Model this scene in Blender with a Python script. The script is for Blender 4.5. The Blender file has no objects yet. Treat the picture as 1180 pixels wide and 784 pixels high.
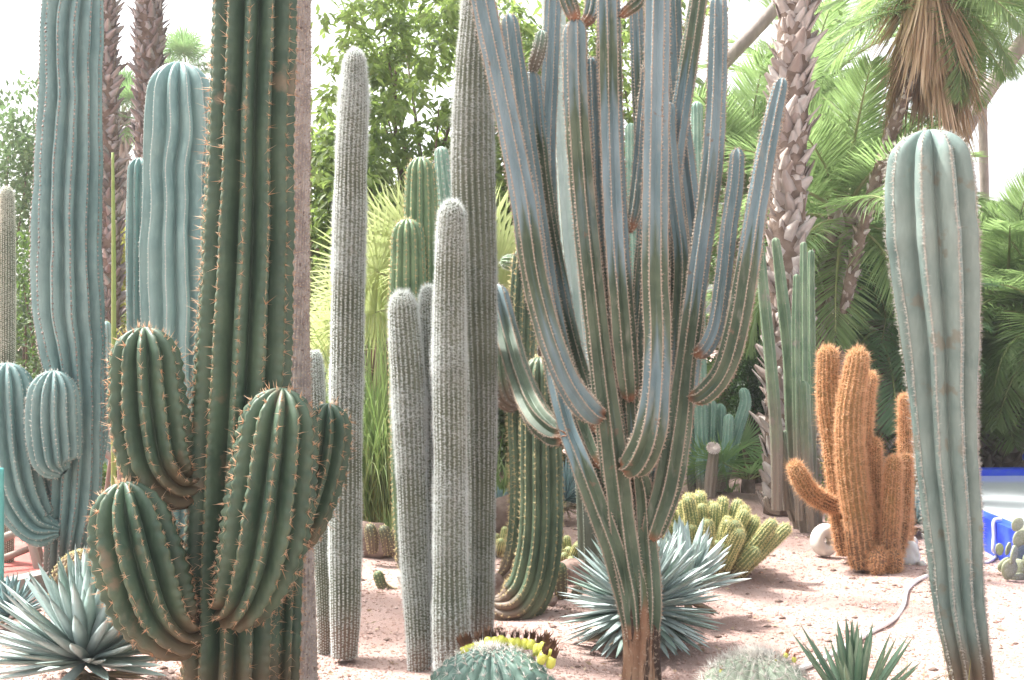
import bpy, bmesh, math
import numpy as np
rng = np.random.default_rng(11)
S = bpy.context.scene
COL = S.collection
R = math.radians

# ------------------------------------------------------------------ camera, sky, sun, exposure
H, F, CX, CY = 1.5, 1300.0, 590.0, 392.0
cam = bpy.data.cameras.new('camera'); cam_o = bpy.data.objects.new('camera', cam); COL.objects.link(cam_o)
cam_o.location = (0, 0, H); cam_o.rotation_euler = (R(90), 0, 0)
cam.sensor_width = 36; cam.lens = 36 * F / 1180; cam.clip_start = .05; cam.clip_end = 2000
S.camera = cam_o
SUN_ELEV, SUN_AZ = 58.0, -62.0           # azimuth from +Y towards +X
sx, sy, sz = (math.sin(R(SUN_AZ)) * math.cos(R(SUN_ELEV)), math.cos(R(SUN_AZ)) * math.cos(R(SUN_ELEV)), math.sin(R(SUN_ELEV)))
W = bpy.data.worlds.new('World'); S.world = W; W.use_nodes = True
wn = W.node_tree; bg = wn.nodes['Background']
sky = wn.nodes.new('ShaderNodeTexSky'); sky.sky_type = 'NISHITA'; sky.sun_disc = False
sky.sun_elevation = R(SUN_ELEV); sky.sun_rotation = R(SUN_AZ); sky.dust_density = 6; sky.air_density = 1.2; sky.ozone_density = 1
hs = wn.nodes.new('ShaderNodeHueSaturation'); hs.inputs['Saturation'].default_value = .22
wn.links.new(sky.outputs[0], hs.inputs['Color']); wn.links.new(hs.outputs[0], bg.inputs[0])
bg.inputs[1].default_value = .13
sl = bpy.data.lights.new('sun', 'SUN'); sl.energy = 2.8; sl.angle = R(6); sl.color = (1, .97, .93)
so = bpy.data.objects.new('sun', sl); COL.objects.link(so); so.location = (-8, 6, 15)
from mathutils import Vector, Matrix, noise as mnoise
so.rotation_euler = Vector((sx, sy, sz)).to_track_quat('Z', 'Y').to_euler()
S.view_settings.view_transform = 'Standard'; S.view_settings.look = 'None'
S.view_settings.exposure = 1.92; S.view_settings.gamma = 1
S.render.engine = 'CYCLES'
S.cycles.max_bounces = 7; S.cycles.diffuse_bounces = 4; S.cycles.transparent_max_bounces = 8
S.cycles.use_denoising = True

# ------------------------------------------------------------------ helpers
def P(px, py, Y):
    return np.array([(px - CX) * Y / F, Y, H - (py - CY) * Y / F])
def gY(py): return F * H / (py - CY)
def G(px, py): return P(px, py, gY(py))
def gz(x, y):
    return .018 * np.sin(x * 2.1 + y * .7) * np.cos(y * 1.7 - x * .9) + .012 * np.sin(x * 4.3 - y * 3.1) + .006 * np.sin(x * 9.7 + 1.3 + y * 7.9)
def unit(v):
    return v / np.maximum(np.linalg.norm(v, axis=-1, keepdims=True), 1e-9)

class MB:
    def __init__(s): s.v = []; s.f = {3: [], 4: []}; s.fm = {3: [], 4: []}; s.n = 0; s.a = {'crest': [], 'sm': [], 'rnd': []}
    def add(s, V, faces, mat=0, crest=0., sm=0., rnd=0.):
        V = np.asarray(V, dtype=np.float64).reshape(-1, 3)
        for Fc in (faces if isinstance(faces, (list, tuple)) else [faces]):
            Fc = np.asarray(Fc, dtype=np.int64)
            if len(Fc) == 0: continue
            k = Fc.shape[1]; s.f[k].append(Fc + s.n); s.fm[k].append(np.full(len(Fc), mat, dtype=np.int32))
        for key, val in (('crest', crest), ('sm', sm), ('rnd', rnd)):
            s.a[key].append(np.broadcast_to(np.asarray(val, dtype=np.float32), (len(V),)))
        s.v.append(V); s.n += len(V)
    def mesh(s, name, mats, origin=(0, 0, 0), smooth=True):
        me = bpy.data.meshes.new(name)
        V = np.concatenate(s.v) - np.asarray(origin)
        t = np.concatenate(s.f[3]) if s.f[3] else np.zeros((0, 3), int)
        q = np.concatenate(s.f[4]) if s.f[4] else np.zeros((0, 4), int)
        mi = np.concatenate([np.concatenate(s.fm[k]) if s.fm[k] else np.zeros(0, int) for k in (3, 4)])
        me.vertices.add(len(V)); me.vertices.foreach_set('co', V.astype(np.float32).ravel())
        loops = np.concatenate([t.ravel(), q.ravel()]); nf = len(t) + len(q)
        me.loops.add(len(loops)); me.loops.foreach_set('vertex_index', loops.astype(np.int32))
        me.polygons.add(nf)
        st = np.concatenate([np.arange(len(t)) * 3, len(t) * 3 + np.arange(len(q)) * 4])
        me.polygons.foreach_set('loop_start', st.astype(np.int32))
        me.polygons.foreach_set('material_index', mi.astype(np.int32))
        me.polygons.foreach_set('use_smooth', np.full(nf, smooth, dtype=bool))
        for k, lst in s.a.items():
            at = me.attributes.new(k, 'FLOAT', 'POINT'); at.data.foreach_set('value', np.concatenate(lst).astype(np.float32))
        for m in (mats if isinstance(mats, (list, tuple)) else [mats]): me.materials.append(m)
        me.update(calc_edges=True); me.validate()
        return me
    def build(s, name, mats, parent=None, origin=None, smooth=True):
        if origin is None: origin = origin_of(parent)
        o = bpy.data.objects.new(name, s.mesh(name, mats, origin, smooth)); COL.objects.link(o)
        if parent is not None: o.parent = parent
        else: o.location = origin
        return o
ORI = {}
def origin_of(o):
    while o is not None:
        if o.name in ORI: return ORI[o.name]
        o = o.parent
    return np.zeros(3)
def tag(o, label=None, cat=None, group=None, kind=None):
    if label: o['label'] = label
    if cat: o['category'] = cat
    if group: o['group'] = group
    if kind: o['kind'] = kind
    return o
def thing(name, label, cat, loc, group=None):
    o = bpy.data.objects.new(name, None); COL.objects.link(o); o.empty_display_size = .1
    o.location = loc; ORI[o.name] = np.array(loc, float)
    return tag(o, label, cat, group)
def child(name, me, parent, loc=(0, 0, 0), rot=(0, 0, 0), sc=1.0):
    o = bpy.data.objects.new(name, me); COL.objects.link(o); o.parent = parent
    o.location = loc; o.rotation_euler = rot; o.scale = (sc,) * 3 if not isinstance(sc, tuple) else sc
    return o

# ------------------------------------------------------------------ materials
class NT:
    def __init__(s, name):
        s.m = bpy.data.materials.new(name); s.m.use_nodes = True; s.t = s.m.node_tree
        s.b = s.t.nodes['Principled BSDF']; s.out = s.t.nodes['Material Output']
        s.tc = s.t.nodes.new('ShaderNodeTexCoord')
    def n(s, typ, **kw):
        x = s.t.nodes.new(typ)
        for k, v in kw.items(): setattr(x, k, v)
        return x
    def l(s, a, b): s.t.links.new(a, b)
    def noise(s, scale, detail=3, stretch=None, rough=.55):
        x = s.n('ShaderNodeTexNoise'); x.inputs['Scale'].default_value = scale; x.inputs['Detail'].default_value = detail; x.inputs['Roughness'].default_value = rough
        if stretch:
            mp = s.n('ShaderNodeMapping'); mp.inputs['Scale'].default_value = stretch; s.l(s.tc.outputs['Object'], mp.inputs[0]); s.l(mp.outputs[0], x.inputs['Vector'])
        else: s.l(s.tc.outputs['Object'], x.inputs['Vector'])
        return x.outputs['Fac']
    def ramp(s, fac, a, b):
        x = s.n('ShaderNodeMapRange'); x.interpolation_type = 'SMOOTHSTEP'
        x.inputs[1].default_value = a; x.inputs[2].default_value = b; s.l(fac, x.inputs[0]); return x.outputs[0]
    def mix(s, fac, a, b):
        x = s.n('ShaderNodeMix', data_type='RGBA')
        for sock, v in ((x.inputs[0], fac), (x.inputs[6], a), (x.inputs[7], b)):
            if isinstance(v, (int, float)): sock.default_value = v
            elif isinstance(v, (tuple, list)): sock.default_value = (*v, 1)
            else: s.l(v, sock)
        return x.outputs[2]
    def math(s, op, a, b=0.):
        x = s.n('ShaderNodeMath', operation=op)
        for sock, v in ((x.inputs[0], a), (x.inputs[1], b)):
            if isinstance(v, (int, float)): sock.default_value = v
            else: s.l(v, sock)
        return x.outputs[0]
    def attr(s, name): return s.n('ShaderNodeAttribute', attribute_name=name).outputs['Fac']
    def bump(s, fac, strength, dist=.01):
        x = s.n('ShaderNodeBump'); x.inputs['Strength'].default_value = strength; x.inputs['Distance'].default_value = dist
        s.l(fac, x.inputs['Height']); s.l(x.outputs[0], s.b.inputs['Normal'])
    def fin(s, col, rough=.7, spec=.3, trans=0., tcol=None):
        if isinstance(col, (tuple, list)): s.b.inputs['Base Color'].default_value = (*col, 1)
        else: s.l(col, s.b.inputs['Base Color'])
        s.b.inputs['Roughness'].default_value = rough; s.b.inputs['Specular IOR Level'].default_value = spec
        if trans:
            tr = s.n('ShaderNodeBsdfTranslucent'); mx = s.n('ShaderNodeMixShader'); mx.inputs[0].default_value = trans
            if tcol is not None and isinstance(tcol, (tuple, list)): tr.inputs[0].default_value = (*tcol, 1)
            elif tcol is not None: s.l(tcol, tr.inputs[0])
            elif isinstance(col, (tuple, list)): tr.inputs[0].default_value = (*col, 1)
            else: s.l(col, tr.inputs[0])
            s.l(s.b.outputs[0], mx.inputs[1]); s.l(tr.outputs[0], mx.inputs[2]); s.l(mx.outputs[0], s.out.inputs[0])
        return s.m

def skin(name, a, b, crest=None, cw=(.8, .95), base=None, bl=(.02, .3), rough=.55, spec=.35, ns=5, blot=None, bumpk=.25):
    """cactus skin: two mottled colours, a crest line, corky base, blotches"""
    t = NT(name)
    c = t.mix(t.ramp(t.noise(ns, 4), .35, .65), a, b)
    c = t.mix(t.math('MULTIPLY', t.ramp(t.noise(40, 3, (1, 1, .25)), .45, .75), .35), c, tuple(x * 1.35 for x in b))
    if blot: c = t.mix(t.math('MULTIPLY', t.ramp(t.noise(blot[1], 5), .6, .68), .8), c, blot[0])
    if crest: c = t.mix(t.math('MULTIPLY', t.ramp(t.attr('crest'), *cw), .85), c, crest)
    if base:
        nb = t.math('SUBTRACT', t.attr('sm'), t.math('MULTIPLY', t.noise(9, 4, (1, 1, .4)), bl[1] * .9))
        k = t.ramp(nb, bl[1] * .5, bl[0] - bl[1] * .25)
        c = t.mix(k, c, base)
    t.bump(t.noise(60, 4), bumpk, .004)
    return t.fin(c, rough, spec)

def simple(name, a, b=None, ns=8, rough=.7, spec=.3, trans=0., rnd=None, bumpk=0, bs=50, tcol=None, stretch=None):
    t = NT(name)
    c = a
    if b: c = t.mix(t.ramp(t.noise(ns, 4, stretch), .35, .65), a, b)
    if rnd: c = t.mix(t.attr('rnd'), c, rnd)
    if bumpk: t.bump(t.noise(bs, 5, stretch), bumpk, .01)
    return t.fin(c, rough, spec, trans, tcol)

M = {}
M['main'] = skin('dark_green_skin', (.036, .072, .046), (.075, .122, .076), (.11, .14, .08), (.86, 1), (.13, .10, .06), (.02, .45), .5, .4, 4, ((.185, .15, .10), 5))
M['main_arm'] = skin('dark_green_arm_skin', (.036, .072, .046), (.075, .122, .076), (.11, .14, .08), (.86, 1), (.13, .10, .06), (.02, .28), .5, .4, 4, ((.185, .15, .10), 5))
M['main_spine'] = simple('orange_spine', (.74, .42, .22), (.52, .30, .17), 30, .6, rnd=(.80, .62, .44), trans=.4)
M['grey_arm'] = skin('glaucous_arm_skin', (.13, .22, .215), (.20, .295, .28), (.30, .32, .29), (.93, 1), None, (.02, .12), .5, .3, 3)
M['grey'] = skin('glaucous_skin', (.14, .235, .23), (.215, .315, .30), (.10, .10, .09), (.92, 1), (.14, .12, .10), (.02, .45), .5, .3, 3)
M['grey_pale'] = skin('pale_glaucous_skin', (.165, .275, .265), (.23, .345, .325), (.45, .50, .46), (.90, 1), None, (.02, .4), .5, .3, 3)
M['right'] = skin('grey_green_skin', (.145, .205, .185), (.215, .275, .245), (.42, .43, .38), (.90, 1), (.17, .13, .09), (.02, .38), .6, .3, 3, ((.19, .19, .15), 9))
M['white_spine'] = simple('white_spine', (.72, .70, .64), (.5, .46, .4), 30, .6, trans=.2)
M['dark_spine'] = simple('dark_spine', (.20, .17, .15), (.42, .36, .32), 40, .7)
M['fuzz_skin'] = skin('hidden_green_skin', (.13, .15, .105), (.19, .21, .155), (.26, .27, .21), (.5, 1), (.24, .19, .15), (.02, .35), .8, .1, 8)
M['fuzz'] = simple('white_bristle', (.80, .84, .83), (.68, .71, .69), 9, .7, .2, .4)
M['fuzz_old'] = simple('grey_bristle', (.68, .70, .69), (.55, .57, .55), 9, .7, .2, .35)
M['cream'] = simple('cream_bristle', (.78, .78, .70), (.66, .66, .58), 9, .7, .2, .25)
M['trunk_grey'] = skin('grey_pink_bark', (.31, .275, .26), (.46, .42, .395), None, rough=.8, spec=.15, ns=22, blot=((.13, .09, .08), 45), bumpk=.8)
M['green'] = skin('green_skin', (.09, .16, .08), (.16, .24, .12), (.35, .35, .20), (.86, 1), (.14, .11, .07), (.02, .3), .5, .35, 4)
M['green_dark'] = skin('deep_green_skin', (.05, .085, .05), (.10, .145, .085), (.30, .28, .17), (.88, 1), (.14, .10, .07), (.02, .3), .5, .35, 4)
M['yellow_spine'] = simple('straw_spine', (.72, .60, .34), (.55, .42, .22), 30, .6, trans=.25)
M['orange_skin'] = skin('ochre_skin', (.22, .14, .06), (.27, .17, .075), (.40, .22, .10), (.6, 1), (.16, .10, .06), (.02, .4), .8, .1, 8)
M['orange'] = simple('ginger_bristle', (.71, .41, .225), (.57, .31, .155), 5, .6, .3, .4, rnd=(.80, .54, .33))
M['col_green'] = skin('sage_skin', (.085, .145, .085), (.155, .22, .135), (.32, .37, .25), (.85, 1), (.24, .20, .16), (.02, 1.2), .6, .3, 5, ((.25, .21, .19), 3.2))
M['sea_green'] = skin('sea_green_skin', (.16, .28, .22), (.24, .37, .29), (.38, .48, .38), (.85, 1), (.2, .17, .13), (.02, .3), .55, .3, 5)
M['golden'] = skin('yellow_green_skin', (.15, .20, .085), (.22, .27, .12), (.48, .46, .24), (.6, 1), (.16, .11, .06), (.02, .16), .6, .3, 6)
M['gold_spine'] = simple('golden_spine', (.80, .72, .38), (.65, .55, .28), 30, .6, trans=.3)

def wax_skin():
    t = NT('blue_wax_skin')
    rn = t.attr('rnd'); sm = t.attr('sm'); cr = t.attr('crest')
    nz = t.n('ShaderNodeTexNoise', noise_dimensions='1D'); nz.inputs['Scale'].default_value = 1.0; nz.inputs['Detail'].default_value = .6
    v = t.math('ADD', t.math('MULTIPLY', sm, 1.5), t.math('MULTIPLY', rn, 37.))
    v = t.math('ADD', v, t.math('MULTIPLY', cr, .30)); v = t.math('ADD', v, t.math('MULTIPLY', t.noise(6, 3), .35))
    t.l(v, nz.inputs['W'])
    sx_ = t.n('ShaderNodeSeparateXYZ'); t.l(t.tc.outputs['Object'], sx_.inputs[0]); up = t.ramp(sx_.outputs[2], .9, 2.6)
    f = t.math('ADD', nz.outputs['Fac'], t.math('SUBTRACT', t.math('MULTIPLY', up, .30), t.math('MULTIPLY', t.ramp(sx_.outputs[2], 1.35, .6), .25)))
    bi = t.math('FRACT', t.math('MULTIPLY', rn, 7.3)); f = t.math('ADD', f, t.math('MULTIPLY', t.math('SUBTRACT', bi, .5), .22)); k = t.math('MULTIPLY', t.ramp(f, .53, .74), .88)
    green = t.mix(t.ramp(t.noise(5, 4), .35, .65), (.06, .092, .06), (.11, .148, .098))
    blue = t.mix(t.ramp(t.noise(7, 4, (1, 1, .4)), .3, .7), (.125, .20, .225), (.23, .32, .355))
    c = t.mix(k, green, blue)
    c = t.mix(t.math('MULTIPLY', t.ramp(t.noise(30, 4, (1, 1, .3)), .55, .75), .4), c, (.30, .30, .25))
    c = t.mix(t.math('MULTIPLY', t.ramp(cr, .84, .94), .85), c, (.42, .35, .28))
    c = t.mix(t.math('MULTIPLY', t.ramp(t.noise(12, 5), .66, .71), .75), c, (.20, .145, .105))
    nb = t.math('SUBTRACT', sm, t.math('MULTIPLY', t.noise(14, 4), .10))
    c = t.mix(t.ramp(nb, .03, -.03), c, (.28, .15, .09))
    t.bump(t.noise(45, 4, (1, 1, .3)), .2, .004)
    return t.fin(c, .55, .25)
M['wax'] = wax_skin()
M['pale_wax'] = skin('pale_wax_skin', (.28, .38, .35), (.36, .45, .41), (.55, .55, .46), (.88, .98), (.10, .12, .09), (.02, 1.3), .5, .35, 4)
M['tan_spine'] = simple('tan_spine', (.44, .33, .24), (.28, .19, .13), 20, .7, rnd=(.70, .62, .52), trans=.2)

def bark_mat():
    t = NT('corky_bark')
    n1 = t.noise(22, 5, (1, 1, .12), .65); n2 = t.noise(7, 4, (1, 1, .5))
    c = t.mix(t.ramp(n2, .35, .65), (.24, .135, .085), (.36, .24, .16))
    c = t.mix(t.ramp(n1, .51, .60), c, (.06, .04, .032))
    c = t.mix(t.math('MULTIPLY', t.ramp(t.noise(60, 4), .55, .7), .5), c, (.45, .36, .28))
    g = t.ramp(t.math('ADD', t.attr('sm'), t.math('MULTIPLY', n2, .16)), .46, .56)
    c = t.mix(g, c, (.10, .12, .07))
    t.bump(n1, .8, .012)
    return t.fin(c, .85, .15)
M['bark'] = bark_mat()
M['agave'] = simple('pale_agave_leaf', (.36, .44, .425), (.46, .54, .52), 6, .5, .35, rnd=(.24, .33, .28))
M['agave_green'] = simple('green_agave_leaf', (.13, .22, .14), (.19, .29, .18), 6, .5, .35, rnd=(.30, .36, .25))
M['agave_blue'] = simple('blue_agave_leaf', (.20, .31, .32), (.27, .39, .39), 6, .5, .35, rnd=(.15, .22, .2))
M['dry'] = simple('dry_leaf', (.42, .31, .20), (.30, .20, .13), 8, .8, .2, .2, rnd=(.55, .44, .32))
M['dead_skirt'] = simple('dead_frond', (.46, .32, .20), (.34, .22, .13), 3, .8, .2, .3, rnd=(.62, .48, .34))
M['boot'] = simple('palm_boot', (.38, .335, .305), (.50, .455, .42), 6, .85, .15, rnd=(.27, .21, .18), bumpk=.5, bs=40)
M['boot_grey'] = simple('grey_palm_boot', (.31, .28, .27), (.42, .385, .37), 6, .85, .15, rnd=(.19, .15, .14), bumpk=.5, bs=40)
M['core'] = simple('palm_trunk_fibre', (.12, .085, .065), (.20, .15, .12), 12, .9, .1, bumpk=.6)
M['limb'] = simple('grey_bark', (.24, .20, .18), (.33, .28, .25), 9, .85, .15, bumpk=.6, stretch=(1, 1, .3))
M['limb_dark'] = simple('dark_bark', (.11, .08, .06), (.18, .13, .10), 9, .85, .15, bumpk=.6, stretch=(1, 1, .3))
def leaf(name, a, b, rnd, trans=.4, tc=None, rough=.5):
    return simple(name, a, b, 1.3, rough, .35, trans, rnd, tcol=tc)
M['mango'] = leaf('broad_leaf', (.065, .12, .03), (.12, .19, .045), (.18, .235, .07), .45, (.34, .47, .12))
M['bush'] = leaf('shrub_leaf', (.04, .08, .03), (.075, .125, .045), (.12, .17, .06), .3, (.14, .26, .05))
M['bush_grey'] = leaf('grey_shrub_leaf', (.055, .105, .05), (.095, .155, .075), (.15, .21, .10), .3, (.18, .28, .12))
M['bush_yellow'] = leaf('yellow_shrub_leaf', (.16, .20, .05), (.25, .27, .07), (.36, .26, .06), .4, (.4, .42, .1))
M['ivy'] = leaf('ivy_leaf', (.02, .05, .018), (.04, .08, .03), (.06, .11, .04), .2, (.08, .16, .04))
M['frond'] = leaf('palm_frond', (.07, .125, .06), (.115, .175, .08), (.18, .235, .11), .5, (.32, .46, .17))
M['frond_blue'] = leaf('bluish_palm_frond', (.08, .16, .10), (.13, .22, .13), (.19, .28, .15), .45, (.28, .46, .2))
M['frond_lime'] = leaf('lime_palm_frond', (.085, .155, .06), (.135, .21, .08), (.22, .28, .12), .45, (.36, .52, .20))
M['fan'] = leaf('bright_fan_leaf', (.17, .22, .08), (.25, .30, .12), (.38, .42, .22), .5, (.58, .66, .30))
M['fan_green'] = leaf('green_fan_leaf', (.10, .19, .08), (.15, .25, .11), (.22, .31, .15), .35, (.25, .42, .15))
M['grass'] = leaf('strap_leaf', (.07, .14, .035), (.13, .21, .06), (.30, .34, .16), .3, (.22, .33, .10))
M['grass_dry'] = leaf('dry_strap_leaf', (.34, .30, .10), (.42, .34, .14), (.28, .28, .07), .4, (.5, .45, .15))
M['stalk'] = simple('green_stalk', (.25, .32, .09), (.32, .38, .13), 5, .6)
M['rachis'] = simple('rachis', (.20, .24, .09), (.28, .28, .14), 5, .6)
M['rock'] = simple('brown_rock', (.16, .11, .09), (.26, .19, .16), 7, .9, .15, bumpk=.8, bs=18)
M['stone'] = simple('white_stone', (.55, .53, .49), (.66, .64, .59), 9, .8, .2, bumpk=.4, bs=30)
M['grey_stone'] = simple('grey_stone', (.40, .39, .36), (.50, .48, .45), 9, .8, .2, bumpk=.4, bs=30)
M['hose'] = simple('white_hose', (.78, .76, .72), (.68, .65, .6), 6, .55)
M['wood'] = simple('weathered_pole', (.26, .20, .17), (.36, .30, .26), 5, .8, .15, bumpk=.4, stretch=(1, 1, .2))
M['blue'] = simple('cobalt_paint', (.014, .045, .55), (.04, .10, .50), 7, .45, .4)
M['blue_dark'] = simple('deep_blue_paint', (.02, .05, .32), (.03, .07, .28), 3, .5, .4)
M['turquoise'] = simple('turquoise_paint', (.12, .42, .40), (.15, .47, .45), 5, .5, .4)
M['red'] = simple('red_floor', (.34, .095, .08), (.40, .13, .11), 4, .8, .2)
M['kerb'] = simple('concrete_kerb', (.33, .27, .24), (.42, .36, .32), 9, .85, .15, bumpk=.4)
M['opuntia'] = simple('opuntia_pad', (.27, .30, .19), (.36, .38, .25), 8, .6, .3, rnd=(.45, .34, .26))
M['fruit'] = simple('yellow_fruit', (.62, .60, .10), (.52, .55, .12), 12, .45, .4)
M['dry_flower'] = simple('dried_flower', (.09, .05, .035), (.17, .09, .05), 30, .9, .1)
M['brown_flower'] = simple('brown_dried_flower', (.42, .20, .10), (.30, .13, .07), 30, .9, .1)
M['white_flower'] = simple('white_flower', (.68, .60, .55), (.55, .44, .40), 30, .7, .2)
M['barrel'] = skin('tubercled_skin', (.085, .15, .125), (.14, .22, .175), None, rough=.5, ns=8)
M['barrel_grey'] = skin('grey_tubercled_skin', (.22, .27, .20), (.30, .34, .26), None, rough=.6, ns=8)
M['pot_flower'] = simple('red_flower', (.7, .12, .03), (.75, .3, .05), 30, .6)
M['purple'] = simple('purple_flower', (.30, .14, .45), (.38, .2, .5), 30, .6)

def ground_mat():
    t = NT('pink_gravel')
    n1 = t.noise(1.3, 5); n2 = t.noise(90, 4, None, .7); n3 = t.noise(7, 5)
    vo = t.n('ShaderNodeTexVoronoi'); vo.inputs['Scale'].default_value = 120; t.l(t.tc.outputs['Object'], vo.inputs['Vector'])
    c = t.mix(t.ramp(n1, .35, .65), (.345, .24, .21), (.43, .315, .28))
    c = t.mix(t.math('MULTIPLY', t.ramp(n3, .5, .75), .55), c, (.30, .19, .15))
    c = t.mix(t.math('MULTIPLY', t.ramp(n2, .5, .7), .5), c, (.34, .22, .18))
    c = t.mix(t.math('MULTIPLY', t.ramp(vo.outputs['Distance'], .25, .0), .45), c, (.72, .61, .55))
    t.bump(t.math('ADD', n2, vo.outputs['Distance']), .55, .012)
    return t.fin(c, .95, .1)
M['ground'] = ground_mat()
M['pebble'] = simple('pebbles', (.40, .285, .25), (.55, .42, .375), 25, .9, .1, rnd=(.33, .21, .17))
def water_mat():
    t = NT('pool_water_sky_tint'); t.bump(t.noise(5, 2), .04, .02)
    return t.fin((.58, .62, .63), .10, .8)  # pale base colour paints in the white sky reflection
M['water'] = water_mat()

# ------------------------------------------------------------------ sweeps, ribs and spines
def resample(ctrl, n_per=14):
    c = np.asarray(ctrl, float)
    if len(c) == 2: c = np.vstack([c[0], (c[0] * 2 + c[1]) / 3, (c[0] + c[1] * 2) / 3, c[1]])
    e = np.vstack([2 * c[0] - c[1], c, 2 * c[-1] - c[-2]])
    out = []
    for i in range(1, len(e) - 2):
        p0, p1, p2, p3 = e[i - 1:i + 3]
        t = np.linspace(0, 1, n_per, endpoint=False)[:, None]
        out.append(.5 * (2 * p1 + (p2 - p0) * t + (2 * p0 - 5 * p1 + 4 * p2 - p3) * t ** 2 + (3 * p1 - p0 - 3 * p2 + p3) * t ** 3))
    out.append(c[-1:])
    return np.vstack(out)

def smooth_noise(s, wl, seed):
    r = np.random.default_rng(seed); k = int(max(s.max() / wl, 1)) + 4
    v = r.uniform(-1, 1, k); x = s / wl + .3; i = np.clip(x.astype(int), 0, k - 2); f = x - i; f = f * f * (3 - 2 * f)
    return v[i] * (1 - f) + v[i + 1] * f

class Sweep:
    """centre line with frames and radius"""
    def __init__(s, ctrl, ds=.02, tip=1.2, pinch=None, wob=.03, wobl=.25, seed=0, ref=(0, -1, 0)):
        d = resample(ctrl); seg = np.linalg.norm(np.diff(d[:, :3], axis=0), axis=1); cum = np.concatenate([[0], np.cumsum(seg)])
        L = cum[-1]; rt = np.interp(L, cum, d[:, 3]); tl = min(tip * rt, L * .6) if tip else 0
        ss = np.arange(0, max(L - tl, ds), ds)
        if tl: ss = np.concatenate([ss, L - tl + tl * np.sin(np.linspace(0, 1, 12) * math.pi / 2)])
        else: ss = np.concatenate([ss, [L]])
        ss = np.unique(np.clip(ss, 0, L)); s.s = ss; s.L = L
        s.c = np.stack([np.interp(ss, cum, d[:, k]) for k in range(3)], 1); s.r = np.interp(ss, cum, d[:, 3])
        if wob: s.r = s.r * (1 + wob * smooth_noise(ss, wobl, seed + 5) + wob * .5 * smooth_noise(ss, wobl * .37, seed + 9))
        s.full = s.r.copy()
        if tl: s.r = s.r * np.sqrt(np.clip(1 - (np.clip((ss - (L - tl)) / tl, 0, 1)) ** 2.2, 0, 1))
        if pinch:
            k = np.clip(ss / (pinch[1] * s.full[0]), 0, 1); k = np.sin(k * math.pi / 2); s.r = s.r * (pinch[0] + (1 - pinch[0]) * k)
        T = unit(np.gradient(s.c, ss, axis=0)); s.T = T
        n = np.array(ref, float); N = np.zeros_like(T)
        for i in range(len(T)):
            n = n - T[i] * n.dot(T[i])
            if np.linalg.norm(n) < 1e-4: n = np.cross(T[i], (1, .2, .3))
            n = n / np.linalg.norm(n); N[i] = n
        s.N = N; s.B = np.cross(T, N)
    def at(s, q):
        f = lambda a: np.stack([np.interp(q, s.s, a[:, k]) for k in range(3)], 1)
        return f(s.c), np.interp(q, s.s, s.r), unit(f(s.T)), unit(f(s.N)), unit(f(s.B))

def ribbed(mb, sw, nr, depth=.3, prof='round', k=8, cren=0., step=.03, phase=0., twist=0., mat=0, rnd=0., wave=0., seed=0):
    ang = np.arange(nr * k) / (nr * k); u = np.abs(((ang * nr + .5) % 1) - .5) * 2
    if prof == 'round': h = np.sqrt(np.clip(1 - u ** 2, 0, 1)) * .8 + .2 * (1 - u)
    elif prof == 'sharp': h = .55 * (1 - np.sin(u * math.pi / 2)) + .45 * (1 - u)
    elif prof == 'lobe': h = np.clip(1 - u ** 2.3, 0, 1) * .8 + .2 * (1 - u)
    elif prof == 'rib': h = .6 * (.5 + .5 * np.cos(u * math.pi)) + .4 * np.exp(-(u / .22) ** 2)
    elif prof == 'fin': h = np.exp(-(u / .38) ** 2) * .75 + .25 * (1 - u)
    else: h = .5 + .5 * np.cos(u * math.pi)
    th = ang * 2 * math.pi + phase
    n = len(sw.s)
    rr = sw.r[:, None] * (1 - depth * (1 - h))[None]
    if cren:
        ph = (np.floor(ang * nr + .5) % 2) * math.pi
        rr = rr * (1 + cren * h[None] ** 2 * np.cos(2 * math.pi * sw.s[:, None] / step + ph[None]))
    tw = twist * sw.s[:, None]
    if wave: tw = tw + wave * (smooth_noise(sw.s, .22, seed + 77)[:, None] + .5 * np.sin(th[None] * 2 + sw.s[:, None] * 7))
    a = th[None] + tw
    V = sw.c[:, None] + rr[..., None] * (np.cos(a)[..., None] * sw.N[:, None] + np.sin(a)[..., None] * sw.B[:, None])
    m = nr * k; i = np.arange(n - 1)[:, None] * m; j = np.arange(m)[None]; j2 = (j + 1) % m
    q = np.stack([i + j, i + j2, i + m + j2, i + m + j], -1).reshape(-1, 4)
    mb.add(V.reshape(-1, 3), q, mat, np.tile((1 - u)[None], (n, 1)).ravel(), np.repeat(sw.s, m), rnd)
    # cap bottom
    sw._a = (nr, phase, twist, wave, seed)

def areoles(sw, step, s0=0., s1=None, jit=.2, off=1.0):
    nr, phase, twist, wave, seed = sw._a
    s1 = sw.L - .004 if s1 is None else s1
    q = np.arange(s0 + step * .5, s1, step); Q = np.repeat(q, nr) + rng.uniform(-jit, jit, len(q) * nr) * step + np.tile((np.arange(nr) % 2) * step * .5, len(q))
    Q = np.clip(Q, 0, sw.L - .002); j = np.tile(np.arange(nr), len(q))
    c, r, T, N, B = sw.at(Q)
    a = j * 2 * math.pi / nr + phase + twist * Q
    if wave: a = a + wave * (smooth_noise(np.append(Q, sw.L), .22, seed + 77)[:-1] + .5 * np.sin((j * 2 * math.pi / nr + phase) * 2 + Q * 7))
    nrm = np.cos(a)[:, None] * N + np.sin(a)[:, None] * B
    rf = np.interp(Q, sw.s, np.gradient(sw.r, sw.s)); rf = np.clip(rf, -4, 4)
    nn = unit(nrm - rf[:, None] * T)
    return c + nrm * (r * off)[:, None], nn, T, Q

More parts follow.
